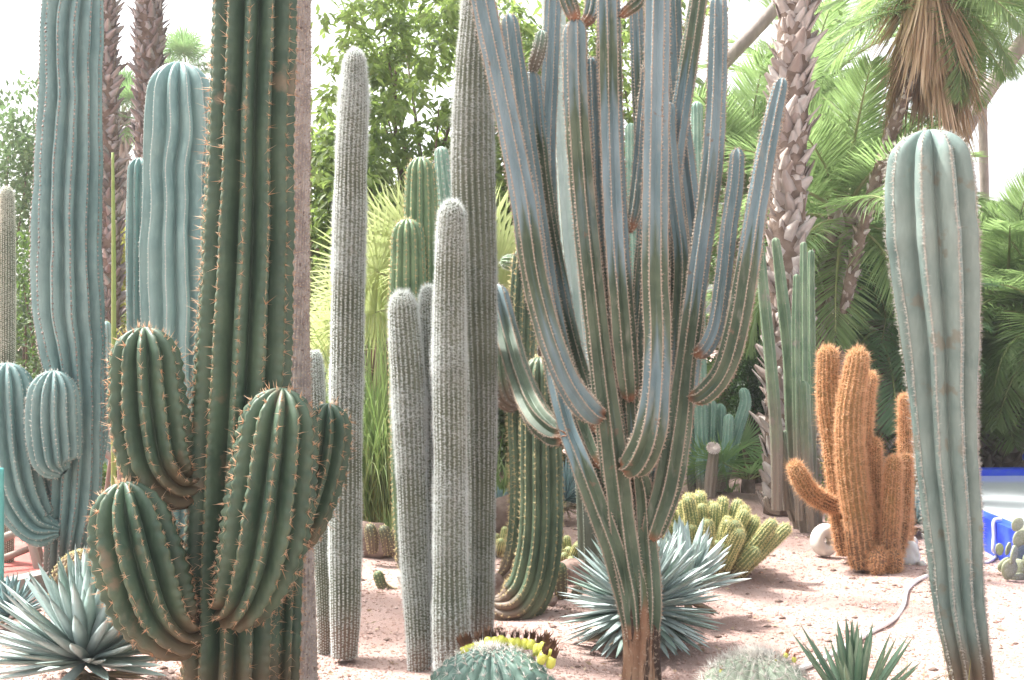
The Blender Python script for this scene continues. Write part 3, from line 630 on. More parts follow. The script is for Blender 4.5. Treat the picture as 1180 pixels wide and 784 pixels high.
def candelabra():
    Y0 = 4.8
    base = P(740, 800, Y0); r = thing('candelabra_cactus', 'big blue branching cactus on a brown corky trunk in the centre', 'cactus', (base[0], base[1], 0))
    # trunk
    sw = Sweep(pts([(741, 812, 25), (740, 790, 24), (740, 740, 22), (738, 700, 23), (737, 672, 21), (736, 640, 13)], Y0), .012, 1.0, None, .03, .1, 3)
    mb = MB(); ribbed(mb, sw, 7, .22, 'round', 10, 0, .03, .1, .25, 0, .3, .06, 3); mb.build('trunk', M['bark'], r)
    B = [ # control points (px, py, hw, Y)
      ('stem', [(735, 735, 13, 4.76), (731, 690, 18, 4.77), (722, 640, 19, 4.79), (713, 570, 18, 4.77), (706, 510, 18, 4.75), (698, 450, 18, 4.73), (688, 370, 18, 4.72), (678, 280, 18, 4.72), (669, 180, 18, 4.72), (664, 100, 18, 4.72), (663, 22, 16, 4.72)], 0),
      ('stem', [(734, 740, 12, 4.8), (726, 695, 16, 4.8), (708, 630, 16, 4.78), (686, 570, 16, 4.8), (668, 525, 15, 4.84), (655, 490, 14, 4.9), (640, 430, 14, 4.98), (628, 360, 14, 5.05), (620, 300, 13, 5.1)], 0),
      ('branch', [(656, 502, 9, 4.86), (640, 500, 15, 4.95), (618, 478, 17, 5.1), (599, 435, 17, 5.35), (585, 388, 17, 5.55), (577, 355, 16, 5.62), (572, 328, 14, 5.66)], 1),
      ('branch', [(696, 480, 10, 4.72), (678, 472, 17, 4.66), (656, 442, 18, 4.62), (638, 400, 18, 4.6), (623, 350, 18, 4.6), (613, 300, 18, 4.6), (604, 235, 18, 4.6), (592, 170, 17, 4.6), (577, 95, 17, 4.6), (560, 15, 17, 4.6), (546, -60, 16, 4.6)], 1),
      ('branch', [(694, 540, 9, 4.8), (682, 515, 13, 4.86), (668, 475, 14, 4.93), (648, 410, 14, 4.97), (632, 335, 14, 5.0), (618, 240, 14, 5.0), (606, 160, 14, 5.0), (596, 90, 14, 5.0), (586, 16, 12, 5.0)], 1),
      ('branch', [(690, 500, 9, 4.85), (674, 450, 13, 4.98), (656, 390, 14, 5.06), (640, 310, 14, 5.1), (627, 230, 13, 5.1), (618, 150, 13, 5.1), (612, 82, 12, 5.1)], 1),
      ('branch', [(612, 86, 5, 5.1), (617, 72, 9, 5.08), (622, 55, 9, 5.08), (625, 35, 8, 5.08)], 2),
      ('branch', [(665, 27, 7, 4.72), (659, 12, 11, 4.7), (652, -10, 12, 4.68), (648, -50, 12, 4.66)], 1),
      ('branch', [(671, 30, 7, 4.74), (680, 18, 10, 4.76), (684, -10, 11, 4.78), (684, -50, 10, 4.8)], 1),
      ('stem', [(740, 735, 12, 4.84), (738, 690, 16, 4.83), (735, 620, 15, 4.86), (731, 550, 14, 4.84), (727, 490, 13, 4.8), (725, 450, 12, 4.78)], 0),
      ('branch', [(726, 462, 9, 4.76), (724, 440, 15, 4.7), (720, 400, 17, 4.68), (715, 340, 17, 4.67), (710, 270, 17, 4.67), (706, 190, 17, 4.67), (703, 100, 17, 4.67), (701, 10, 17, 4.67), (700, -60, 16, 4.67)], 1),
      ('branch', [(706, 440, 8, 4.86), (700, 390, 10, 4.9), (692, 280, 10, 4.9), (686, 160, 10, 4.88), (682, 66, 9, 4.86)], 1),
      ('branch', [(714, 20, 5, 4.67), (724, 12, 8, 4.65), (738, -2, 9, 4.64), (748, -40, 9, 4.62)], 1),
      ('stem', [(746, 740, 12, 4.78), (748, 690, 15, 4.76), (744, 630, 14, 4.8), (741, 570, 13, 4.8), (735, 540, 11, 4.76)], 0),
      ('branch', [(717, 538, 10, 4.72), (734, 532, 18, 4.64), (749, 500, 20, 4.58), (756, 450, 20, 4.56), (758, 390, 19, 4.55), (755, 320, 19, 4.55), (755, 240, 19, 4.55), (756, 140, 18, 4.55), (757, 40, 18, 4.55), (758, -60, 17, 4.55)], 1),
      ('branch', [(726, 268, 6, 4.7), (732, 240, 10, 4.74), (737, 190, 10, 4.78), (742, 130, 10, 4.8), (748, 70, 9, 4.82)], 1),
      ('stem', [(747, 625, 12, 4.8), (756, 600, 15, 4.78), (770, 555, 17, 4.78), (781, 490, 17, 4.8), (789, 425, 15, 4.82), (797, 370, 15, 4.82), (805, 310, 15, 4.82), (814, 245, 15, 4.82), (821, 185, 15, 4.82), (825, 120, 14, 4.82), (827, 60, 14, 4.82), (828, -6, 12, 4.82)], 1),
      ('branch', [(762, 590, 8, 4.9), (766, 500, 11, 5.05), (770, 400, 13, 5.1), (772, 300, 13, 5.12), (774, 220, 13, 5.12), (782, 150, 13, 5.12), (791, 90, 13, 5.12), (802, 20, 13, 5.12), (814, -60, 12, 5.12)], 1),
      ('branch', [(752, 600, 8, 4.95), (770, 540, 12, 5.1), (792, 450, 14, 5.2), (800, 370, 14, 5.22), (800, 280, 14, 5.22), (790, 190, 14, 5.22), (780, 100, 13, 5.22), (776, 20, 12, 5.22), (776, -50, 11, 5.22)], 1),
      ('branch', [(690, 580, 8, 4.95), (668, 500, 12, 5.15), (650, 400, 13, 5.3), (636, 290, 13, 5.35), (630, 180, 13, 5.35), (634, 80, 12, 5.35), (640, -50, 11, 5.35)], 1),
      ('branch', [(757, 570, 8, 4.95), (772, 480, 12, 5.05), (780, 380, 13, 5.08), (784, 300, 13, 5.08), (776, 230, 13, 5.08), (770, 150, 12, 5.08), (772, 118, 10, 5.08)], 1),
      ('branch', [(700, 520, 8, 4.95), (694, 470, 10, 5.15), (690, 380, 11, 5.2), (688, 250, 11, 5.22), (694, 120, 11, 5.22), (698, 10, 11, 5.22), (700, -60, 10, 5.22)], 1),
      ('branch', [(742, 560, 8, 4.95), (738, 500, 10, 5.1), (734, 400, 11, 5.15), (738, 330, 11, 5.15), (744, 230, 11, 5.15), (738, 110, 11, 5.15), (734, 20, 10, 5.15), (732, -40, 9, 5.15)], 1),
      ('branch', [(798, 408, 6, 4.8), (812, 403, 11, 4.76), (825, 376, 12, 4.74), (833, 325, 12, 4.74), (840, 265, 12, 4.74), (847, 215, 12, 4.74), (850, 171, 10, 4.74)], 1),
      ('branch', [(794, 458, 8, 4.76), (812, 454, 14, 4.7), (834, 428, 16, 4.66), (849, 380, 17, 4.64), (860, 320, 17, 4.64), (871, 250, 16, 4.64), (882, 185, 15, 4.64), (893, 130, 13, 4.64), (902, 90, 10, 4.64)], 1),
    ]
    for i, (nm, ctrl, kind) in enumerate(B):
        ctrl = [(a, b, w * ((.84 + .22 * min(max((b - 400) / 150, 0), 1)) if kind == 0 or b > 470 else .84), y) for a, b, w, y in ctrl]
        o, sw = stem(r, pts(ctrl, Y0), 7 if kind < 2 else 9, M['wax'] if kind < 2 else M['sea_green'], M['tan_spine'] if kind < 2 else M['white_spine'], nm, depth=.40, prof='sharp', k=10, ds=.014,
             pinch=(.38, 1.5) if kind else None, wob=.02, wobl=.3, cren=.02, step=.015, phase=rng.uniform(0, .9), twist=rng.uniform(-.12, .12), wave=.03, tip=1.4,
             sp=[dict(n=8, L=.012, w=.0011, a0=10, a1=88), dict(n=1, L=.019, w=.0011, a0=0, a1=50)], wool=(.003, 0), rnd=(i * .37) % 1)
candelabra()

def pale_behind():
    c = pts([(682, 660, 15), (678, 560, 15), (669, 430, 14), (662, 360, 14), (654, 260, 15), (647, 160, 14), (640, 60, 14), (636, -60, 13)], 7.3)
    r = thing('column_cactus', 'flat faced pale green column cactus standing behind the blue branches', 'cactus', (c[0][0], c[0][1], 0))
    stem(r, c, 6, M['pale_wax'], M['white_spine'], depth=.38, prof='sharp', k=8, ds=.02, step=.02, wob=.02, sp=[dict(n=4, L=.012, w=.001, a0=10, a1=80)], phase=.5)
    stem(r, pts([(676, 540, 5), (674, 500, 7), (673, 460, 7), (673, 423, 6)], 7.15), 9, M['sea_green'], M['white_spine'], 'arm', depth=.2, k=6, pinch=(.6, 1.3), step=.02, sp=[dict(n=6, L=.014, w=.001)])
pale_behind()

def green_group():
    kw = dict(depth=.26, prof='round', k=8, ds=.016, cren=.02, step=.035, wob=.02, sp=[dict(n=7, L=.024, w=.0013, a0=20, a1=85)], wool=(.004, 0))
    c = pts([(478, 672, 18), (484, 540, 18), (485, 400, 19), (485, 300, 20), (485, 230, 19), (485, 181, 16)], 7.0)
    r = thing('column_cactus', 'green ribbed cactus with two rounded tops behind the white woolly columns', 'cactus', (c[0][0], c[0][1], 0))
    stem(r, c, 12, M['green'], M['yellow_spine'], **kw)
    stem(r, pts([(474, 660, 17), (471, 560, 20), (470, 430, 22), (470, 340, 22), (470, 252, 18)], 6.8), 12, M['green'], M['yellow_spine'], pinch=(.7, 1.2), **kw)
    stem(r, pts([(500, 420, 7), (516, 330, 8), (516, 260, 9), (511, 205, 9), (508, 169, 8)], 7.3), 9, M['sea_green'], M['white_spine'], 'arm', pinch=(.5, 1.2), **kw)
    # J shaped cactus
    c = pts([(562, 694, 10), (576, 700, 21), (595, 697, 28), (611, 678, 28), (620, 644, 27), (624, 600, 26), (624, 540, 25), (623, 470, 24), (622, 411, 20)], 6.1)
    r = thing('bent_cactus', 'green cactus whose thick stem bends up from the ground like a hook', 'cactus', (c[0][0], c[0][1], 0))
    kw2 = dict(kw); kw2['sp'] = [dict(n=7, L=.022, w=.0012, a0=20, a1=85)]
    stem(r, c, 12, M['green_dark'], M['yellow_spine'], phase=.2, pinch=(.6, 1.2), **kw2)
    c = pts([(576, 668, 10), (590, 655, 14), (600, 620, 16), (603, 560, 16), (600, 480, 16), (601, 400, 16), (603, 330, 15), (605, 285, 13)], 6.6)
    r2 = thing('column_cactus', 'slim dark green cactus with long straw spines behind the hooked one', 'cactus', (c[0][0], c[0][1], 0))
    kw3 = dict(kw); kw3['sp'] = [dict(n=8, L=.04, w=.0013, a0=15, a1=80)]
    stem(r2, c, 10, M['green_dark'], M['yellow_spine'], pinch=(.6, 1.2), **kw3)
    stem(r2, pts([(598, 470, 7), (584, 462, 12), (576, 440, 13), (573, 405, 12), (573, 380, 10)], 6.5), 10, M['green_dark'], M['dark_spine'], 'arm', pinch=(.5, 1.2), **kw)
    c = pts([(612, 668, 8), (611, 560, 8), (611, 420, 8), (610, 330, 8), (604, 305, 9), (590, 303, 9), (577, 301, 8)], 7.0)
    r3 = thing('woolly_column_cactus', 'slim woolly cactus with its grey tip nodding sideways beside the fan leaf', 'cactus', (c[0][0], c[0][1], 0))
    stem(r3, c, 10, M['green'], M['fuzz'], depth=.25, prof='round', k=6, ds=.016, step=.016, sname='bristles', sp=[dict(n=10, L=.018, w=.0009, hair=True, a0=20, a1=85)])
green_group()

def orange_cactus():
    r = thing('ginger_cactus', 'clump of ginger spined column cactus standing in front of the white stones', 'cactus', G(1000, 655) * np.array([1, 1, 0]))
    Ls = [[(975, 640, 15, 7.6), (968, 590, 15, 7.6), (962, 520, 16, 7.6), (955, 460, 17, 7.6), (954, 399, 15, 7.6)],
          [(994, 655, 20, 7.3), (990, 610, 20, 7.3), (981, 540, 20, 7.3), (979, 480, 19, 7.3), (986, 430, 17, 7.3), (990, 402, 14, 7.3)],
          [(994, 600, 14, 7.45), (992, 540, 15, 7.5), (994, 490, 15, 7.5), (998, 450, 14, 7.5), (1003, 429, 12, 7.5)],
          [(968, 585, 11, 7.55), (948, 577, 14, 7.5), (932, 566, 14, 7.45), (922, 550, 14, 7.4), (913, 532, 12, 7.4)],
          [(1006, 645, 14, 7.35), (1000, 600, 16, 7.35), (990, 560, 15, 7.35), (986, 515, 12, 7.35)],
          [(1012, 640, 12, 7.4), (1009, 600, 13, 7.45), (1008, 550, 12, 7.45), (1008, 506, 10, 7.45)],
          [(1024, 648, 13, 7.25), (1026, 610, 14, 7.25), (1028, 570, 14, 7.25), (1031, 526, 11, 7.25)],
          [(1030, 645, 13, 7.4), (1038, 610, 13, 7.45), (1042, 570, 12, 7.45), (1044, 524, 10, 7.45)],
          [(1012, 662, 12, 7.2), (1012, 645, 15, 7.2), (1013, 632, 12, 7.2)],
          [(1030, 661, 11, 7.2), (1030, 645, 13, 7.2), (1030, 633, 10, 7.2)],
          [(1044, 640, 10, 7.9), (1044, 560, 10, 7.9), (1043, 500, 10, 7.9), (1042, 455, 8, 7.9)]]
    for a in Ls:
        a = [(x, y, w - 4.5 if w > 11 else w - 3.2, d) for x, y, w, d in a]
        stem(r, pts(a, 7.4), 16, M['orange_skin'], M['orange'], depth=.09, prof='cos', k=6, ds=.018, step=.017, pinch=(.7, 1.2), wob=.03, wobl=.2,
             sp=[dict(n=20, L=.030, w=.0012, a0=15, a1=88, hair=True, lj=(.3, 1.3)), dict(n=3, L=.055, w=.0016, a0=5, a1=70, hair=True, lj=(.4, 1.2))])
orange_cactus()

def columnar_clump():
    r = thing('clumping_cactus', 'clump of slender sage green columns in front of the stout palm trunk', 'cactus', G(925, 612) * np.array([1, 1, 0]))
    Ls = [[(a, b, w * .82) for a, b, w in q] for q in [[(895, 588, 8), (894, 500, 9), (886, 400, 9), (879, 330, 8), (876, 272, 5)], [(928, 614, 9), (916, 530, 10), (909, 420, 9), (901, 340, 9), (893, 274, 6)],
          [(930, 612, 6), (927, 500, 6), (926, 360, 6), (926, 279, 5)], [(938, 610, 6), (936, 450, 6), (935, 340, 6), (935, 288, 5)],
          [(926, 614, 8), (925, 530, 9), (922, 450, 9), (921, 387, 8)], [(936, 612, 8), (930, 540, 9), (927, 480, 9), (926, 439, 8)],
          [(905, 588, 7), (900, 530, 7), (894, 470, 7), (890, 425, 6)], [(922, 612, 8), (912, 570, 9), (907, 530, 8), (905, 496, 7)],
          [(920, 612, 7), (911, 500, 7), (908, 420, 7), (906, 364, 6)], [(943, 608, 7), (942, 560, 7), (941, 528, 6)], [(921, 600, 6), (918, 470, 6), (917, 380, 6), (918, 316, 5)],
          [(898, 590, 6), (886, 586, 5), (882, 572, 4)], [(915, 600, 6), (900, 550, 6), (894, 500, 6), (893, 480, 5)]]]
    for i, a in enumerate(Ls):
        stem(r, pts(a, 9.0 + .14 * (i % 5 - 2)), 5, M['col_green'], M['dark_spine'], depth=.42, prof='sharp', k=6, ds=.03, step=.035, wob=.02,
             sp=[dict(n=3, L=.011, w=.0015)], phase=rng.uniform(0, 1))
    r = thing('clumping_cactus', 'sea green column clump with a curled stem and pale flower, beyond the gravel', 'cactus', G(815, 568) * np.array([1, 1, 0]))
    Ls = [[(810, 570, 8), (807, 460, 8), (804, 300, 8), (803, 117, 7)], [(818, 566, 6), (818, 510, 8), (819, 460, 7)], [(824, 566, 6), (829, 510, 8), (830, 465, 7)], [(828, 566, 6), (837, 520, 7), (840, 477, 6)],
          [(832, 562, 6), (844, 515, 7), (853, 485, 7), (859, 464, 7), (856, 447, 6)], [(800, 570, 7), (790, 460, 8), (785, 350, 8), (785, 243, 7)], [(760, 572, 7), (735, 430, 8), (728, 280, 8), (727, 142, 7)],
          [(775, 572, 7), (778, 460, 8), (776, 330, 8), (778, 290, 7)]]
    for i, a in enumerate(Ls):
        stem(r, pts(a, 10.9 + .1 * (i % 3)), 9, M['sea_green'], M['white_spine'], depth=.25, prof='round', k=6, ds=.03, step=.045, wob=.02, sp=[dict(n=3, L=.012, w=.0015)])
    c = pts([(818, 572, 7), (820, 545, 7), (823, 519, 6)], 10.5)
    o, sw = stem(r, c, 8, M['col_green'], M['dark_spine'], 'stump', depth=.2, k=6, tip=.3, step=.04, sp=[dict(n=3, L=.012, w=.0015)])
    mb = MB(); p = P(822, 516, 10.45)
    for k in range(3):
        n = 22; a = np.arange(n) / n * 2 * math.pi + k * .1
        hh = .12 + .25 * k; d = np.stack([np.cos(a), np.sin(a) * .6 - hh * .8, np.full(n, hh * .6) + np.sin(a) * .8], 1)
        blades(mb, np.tile(p[None], (n, 1)), d, np.tile([[0, -.8, .6]], (n, 1)), (.115 - .02 * k) * .62, .013, .1, 3, lambda t: np.sin(np.clip(t * .85 + .12, 0, 1) * math.pi) ** .6)
    mb.build('flower', M['white_flower'], r)
columnar_clump()

def blob_stem_mesh(nr=12, L=.3, r=.05, step=.016, spl=.016):
    sw = Sweep([(0, 0, 0, r * .8), (0, 0, L * .4, r), (0, 0, L * .8, r), (0, 0, L, r * .9)], .014, 1.1, (.6, 1.3), .02, .2, 2)
    mb = MB(); ribbed(mb, sw, nr, .16, 'round', 6, .01, step); me = mb.mesh('stem', M['golden'])
    ms = MB(); p, n, T, Q = areoles(sw, step); spines(ms, p, n, T, 8, spl, .0011, 20, 85, hair=True); return me, ms.mesh('spines', M['gold_spine'])
ST = [blob_stem_mesh(12, .34, .031), blob_stem_mesh(12, .23, .037), blob_stem_mesh(12, .14, .043)]
def golden_clump(px, py, wpx, n, label, spread=1.0, sc=1.0, lean=1.0, depth=.6, longs=(0, 0, 1)):
    g = G(px, py); rr = wpx * g[1] / F / 2; root = thing('golden_cactus_clump', label, 'cactus', (g[0], g[1] + rr * .4, -.02), 'golden spined clumping cacti')
    for i in range(n):
        q = math.sqrt((i + .5) / n); a = i * 2.39996; k = longs[int(rng.integers(len(longs)))]; me, ms = ST[k]
        x, y = q * rr * .72 * math.cos(a), q * rr * depth * math.sin(a)
        d = Vector((x / rr * lean + rng.normal(0, .1), y / rr * lean + rng.normal(0, .1), .55 + .6 * (1 - q))).normalized()
        o = child('stem', me, root, (x, y, .03 + (1 - q) * rr * .35), d.to_track_quat('Z', 'Y').to_euler(), sc * rng.uniform(.8, 1.15))
        s = child('spines', ms, o)
golden_clump(815, 668, 125, 97, 'large mound of golden green finger cactus behind the agaves, right of the blue trunk', sc=1.15, lean=.8, longs=(0, 0, 0, 1))
golden_clump(652, 655, 48, 26, 'small clump of golden round heads between the hooked cactus and the agave', sc=.72, longs=(1, 2, 2))
golden_clump(576, 640, 34, 16, 'narrow golden clump squeezed behind the tall grey woolly column', sc=.75, longs=(1, 2, 2))
def little(px, py, pts_, label, skinm='green', spm='gold_spine', Y=None):
    Y = Y or gY(py); r = thing('small_cactus', label, 'cactus', (*P(px, py, Y)[:2], 0), 'small cacti on the gravel')
    for a in pts_:
        stem(r, pts(a, Y), 10, M[skinm], M[spm], depth=.2, k=6, ds=.012, step=.02, pinch=(.7, 1.2), sp=[dict(n=6, L=.014, w=.001)])
little(646, 690, [[(646, 690, 8), (646, 660, 8), (646, 648, 7)], [(654, 694, 6), (662, 690, 7), (668, 675, 6)]], 'short upright finger cactus on the gravel left of the agave')
little(640, 585, [[(655, 600, 7), (657, 570, 8), (656, 542, 7)], [(668, 600, 6), (667, 575, 7), (667, 555, 6)]], 'green and white finger cactus behind the small golden clump', 'sea_green')
little(450, 680, [[(462, 686, 7), (452, 684, 7), (441, 676, 6), (434, 658, 6)], [(470, 690, 7), (456, 690, 7), (444, 688, 6)]], 'creeping green cactus stem lying on the gravel left of the woolly group', 'green')
little(440, 650, [[(448, 640, 6), (445, 618, 7), (440, 606, 6)], [(462, 645, 6), (452, 628, 7), (446, 612, 6)], [(430, 638, 6), (428, 616, 7), (425, 604, 6)], [(472, 652, 6), (462, 640, 7), (455, 640, 6)], [(458, 640, 6), (456, 622, 6), (458, 606, 5)]], 'dark clump of leaning finger cacti below the strappy grass', 'green_dark')

# ------------------------------------------------------------------ agaves
def agave(px, py, rpx, n, label, mat='agave', elev=(-10, 88), wd=.032, Y=None, zc=.12, lenj=(.8, 1.05), curl=.05, pw=1.0, group='agave rosettes', droop=0.0, name='agave'):
    Y = Y or gY(py); g = P(px, py, Y); rl = rpx * Y / F
    i = np.arange(n); a = i * 2.39996 + rng.normal(0, .12, n); q = ((i + .5) / n) ** pw
    el = np.radians(elev[1] + (elev[0] - elev[1]) * q + rng.normal(0, 3, n))
    d = np.stack([np.cos(a) * np.cos(el), np.sin(a) * np.cos(el), np.sin(el)], 1)
    c = np.array([g[0], g[1], zc]); base = c + d * rl * .06
    L = rl * rng.uniform(*lenj, n); mb = MB()
    L = np.where(base[:, 2] + d[:, 2] * L < .0, np.abs(base[:, 2] / np.minimum(d[:, 2], -1e-3)), L)
    prof = lambda t: np.where(t < .45, .55 + .45 * np.sin(t / .45 * math.pi / 2), np.cos((t - .45) / .55 * math.pi / 2) ** .75) * (t < .999) + .0
    blades(mb, base, d, np.tile([[0, 0, 1.]], (n, 1)) + 1e-3 * rng.normal(size=(n, 3)), L, wd, droop, 8, prof, .35, .35, 0, rng.uniform(0, 1, n) ** 2.5, curl)
    m = max(6, n // 9); a = rng.uniform(0, 6.28, m); dd = np.stack([np.cos(a), np.sin(a), rng.uniform(-.5, .05, m)], 1)
    blades(mb, np.tile([[g[0], g[1], zc * .6]], (m, 1)), dd, np.tile([[0, 0, 1.]], (m, 1)), np.minimum(rl * rng.uniform(.5, .9, m), np.where(dd[:, 2] < -.02, zc * .6 / np.maximum(-dd[:, 2], .02), 9)), wd * .7, .0, 6, prof, .6, .3, 1)
    o = mb.build(name, [M[mat], M['dry']], None, (g[0], g[1], 0.))
    tag(o, label, 'agave', group)
    return o
agave(100, 768, 124, 150, 'pale blue agave rosette at the bottom left below the swollen cactus arm', Y=4.75, zc=.15, elev=(-4, 86), wd=.028)
agave(12, 724, 48, 60, 'darker agave at the bottom left edge beside the pale rosette', 'agave_blue', zc=.06, Y=5.9, wd=.016, elev=(0, 85))
agave(738, 742, 94, 260, 'dense pale agave ball of narrow leaves behind the corky trunk', Y=5.5, zc=.20, elev=(-42, 88), wd=.021, pw=.9)
agave(788, 712, 76, 60, 'broad leaved pale agave rising behind the dense agave ball', 'agave', Y=6.1, zc=.16, elev=(0, 88), wd=.032)
agave(985, 830, 112, 46, 'young green agave with upright pointed leaves at the bottom right', 'agave_green', Y=4.35, zc=.03, elev=(25, 86), wd=.016, curl=.03)
agave(576, 590, 28, 60, 'small blue agave far behind the tall grey woolly column', 'agave_blue', zc=.1, wd=.016, Y=9.2, elev=(-5, 85))
agave(652, 585, 48, 90, 'blue narrow leaved agave in the back behind the pale column', 'agave_blue', zc=.16, wd=.014, Y=9.4, elev=(-5, 85))
agave(1058, 622, 46, 60, 'blue agave behind the white stone, between ginger cactus and right column', 'agave_blue', zc=.08, wd=.02, Y=8.7, elev=(-2, 85))
agave(1075, 560, 48, 50, 'dark agave tuft in the shade beyond the ginger cactus', 'agave_green', zc=.1, wd=.02, Y=11.8, elev=(0, 85))

# ------------------------------------------------------------------ low barrels at the bottom edge
def barrel(px, py, Y, rx, rz, zc, nr, label, skinm, spm, spl, n, name='barrel_cactus', spw=.0013):
    g = P(px, py, Y); root = thing(name, label, 'cactus', (g[0], g[1], 0))
    ph = np.linspace(R(-60), R(90), 46); ctrl = []
    mb = MB(); k = 8; m = nr * k; ang = np.arange(m) / m
    u = np.abs(((ang * nr + .5) % 1) - .5) * 2; h = np.sqrt(np.clip(1 - u * u, 0, 1))
    Vs = []; tub = np.cos(np.arange(46)[:, None] * 1.15 + (np.floor(ang * nr + .5) % 2)[None] * math.pi)
    rr = 1 - .16 * (1 - h)[None] + .045 * tub * h[None]
    x = rx * np.cos(ph)[:, None] * rr; z = zc + rz * np.sin(ph)[:, None] * (1 - .05 * (1 - h)[None])
    a = ang * 2 * math.pi
    V = np.stack([g[0] + x * np.cos(a), g[1] + x * np.sin(a), z], -1)
    i = np.arange(45)[:, None] * m; j = np.arange(m)[None]; j2 = (j + 1) % m
    mb.add(V.reshape(-1, 3), np.stack([i + j, i + j2, i + m + j2, i + m + j], -1).reshape(-1, 4))
    body = mb.build('body', skinm, root)
    q = np.arange(6, 45, 2.73); Q = np.repeat(R(-60) + q / 45 * R(150), nr) + np.tile((np.arange(nr) % 2) * R(4.5), len(q)); A = np.tile(np.arange(nr) * 2 * math.pi / nr, len(q))
    nn = np.stack([np.cos(A) * np.cos(Q), np.sin(A) * np.cos(Q), np.sin(Q)], 1)
    pos = np.stack([g[0] + rx * 1.02 * np.cos(Q) * np.cos(A), g[1] + rx * 1.02 * np.cos(Q) * np.sin(A), zc + rz * 1.01 * np.sin(Q)], 1)
    T = np.stack([-np.cos(A) * np.sin(Q), -np.sin(A) * np.sin(Q), np.cos(Q)], 1); ms = MB()
    spines(ms, pos, nn, T, n, spl, spw, 25, 85); blobs(ms, pos, .005); ms.build('spines', spm, body)
    return root, g
r_, g_ = barrel(566, 830, 4.25, .27, .25, .09, 22, 'squat blue green cactus with yellow fruit at the bottom edge in the middle', M['barrel'], M['white_spine'], .032, 8)
def fruit(root, p, s, d, flower='dry_flower'):
    d = Vector(d).normalized(); q = d.to_track_quat('Z', 'Y')
    mb = MB(); tube(mb, [(0, 0, -s * .3, s * .55), (0, 0, s * .3, s * .75), (0, 0, s * .9, s * .72), (0, 0, s * 1.5, s * .5)], 10, s * .2, .8)
    o = bpy.data.objects.new('fruit', mb.mesh('fruit', M['fruit'])); COL.objects.link(o); o.parent = root; o.location = Vector(p) - Vector(ORI[root.name]); o.rotation_euler = q.to_euler()
    mf = MB(); n = 26; a = rng.uniform(0, 6.28, n); dd = np.stack([np.cos(a) * .35, np.sin(a) * .35, np.ones(n)], 1)
    blades(mf, np.tile([[0, 0, s * 1.35]], (n, 1)) + rng.normal(0, s * .15, (n, 3)), dd, np.tile([[1, 0, 0.]], (n, 1)), rng.uniform(.9, 2.2, n) * s, s * .2, 0, 2)
    f = bpy.data.objects.new('dried_flower', mf.mesh('dried_flower', M[flower])); COL.objects.link(f); f.parent = o
for k in range(23):
    a = R(-30 + 9.2 * k) + rng.normal(0, .05); rr = .15 + rng.normal(0, .014)
    fruit(r_, (g_[0] + .06 + rr * math.cos(a), g_[1] + rr * math.sin(a), .09 + .25 * math.sqrt(1 - (rr / .27) ** 2) + .008 + rng.normal(0, .006)), .024, (math.cos(a) * .35, math.sin(a) * .35, 1))
r_, g_ = barrel(872, 835, 4.3, .24, .23, .07, 20, 'grey cactus dome under a net of pale spines at the bottom, right of the trunk', M['barrel_grey'], M['white_spine'], .06, 10)
for k, (px, py) in enumerate([(905, 757), (915, 762), (832, 776), (895, 764)]):
    p = P(px, py, 4.28); fruit(r_, p, .012, (rng.normal(0, .3), -.2, 1), 'brown_flower')
barrel(93, 690, 6.2, .16, .2, .14, 20, 'round pale green spiny ball cactus behind the bottom left agave', M['golden'], M['gold_spine'], .016, 7)

# ------------------------------------------------------------------ opuntia
def opuntia():
    g = G(1168, 668); root = thing('prickly_pear', 'dusty prickly pear with small oval pads at the right edge', 'cactus', (g[0], g[1], 0))
    bm = bmesh.new(); bmesh.ops.create_uvsphere(bm, u_segments=20, v_segments=14, radius=1)
    for v in bm.verts:
        k = .75 + .25 * math.sin((v.co.z + 1) / 2 * math.pi * .6); v.co.x *= .42 * k; v.co.y *= .13; v.co.z = v.co.z * .5 + .48
    me = bpy.data.meshes.new('pad'); bm.to_mesh(me); bm.free(); me.materials.append(M['opuntia'])
    for p in me.polygons: p.use_smooth = True
    ms = MB(); n = 90; u = rng.uniform(-.9, .9, n); a = rng.choice([-1, 1], n); xx = rng.uniform(-1, 1, n) * np.sqrt(1 - u * u) * .36
    pos = np.stack([xx, a * .12 * np.sqrt(np.clip(1 - u * u - (xx / .42) ** 2, 0, 1)), u * .5 + .48], 1); nn = unit(np.stack([xx * .5, a, u * .3], 1))
    spines(ms, pos, nn, np.tile([[0, 0, 1.]], (n, 1)), 4, .06, .006, 10, 80); sme = ms.mesh('spines', M['white_spine'])
    for px, py, s, rx, ry, rz in [(1160, 668, 34, .1, .2, .2), (1172, 670, 36, -.2, .1, -.4), (1150, 656, 32, .2, 1.2, .3), (1166, 650, 30, .1, .35, .9), (1176, 648, 34, 0, -.2, .3), (1160, 640, 22, .2, .1, .8), (1186, 660, 40, .1, .3, -.3),
                                  (1170, 630, 30, .1, .5, .2), (1180, 628, 34, -.1, .3, -.5), (1190, 640, 38, .2, .1, .5), (1153, 640, 20, 0, -.2, .3), (1168, 612, 24, .1, .5, .1), (1176, 676, 26, .3, -.4, .2), (1164, 672, 22, .4, .8, .3)]:
        p = P(px, py, g[1] + rng.normal(0, .06)); o = child('pad', me, root, tuple(p - ORI[root.name]), (rx, ry, rz), s * g[1] / F * .74); child('spines', sme, o)
opuntia()

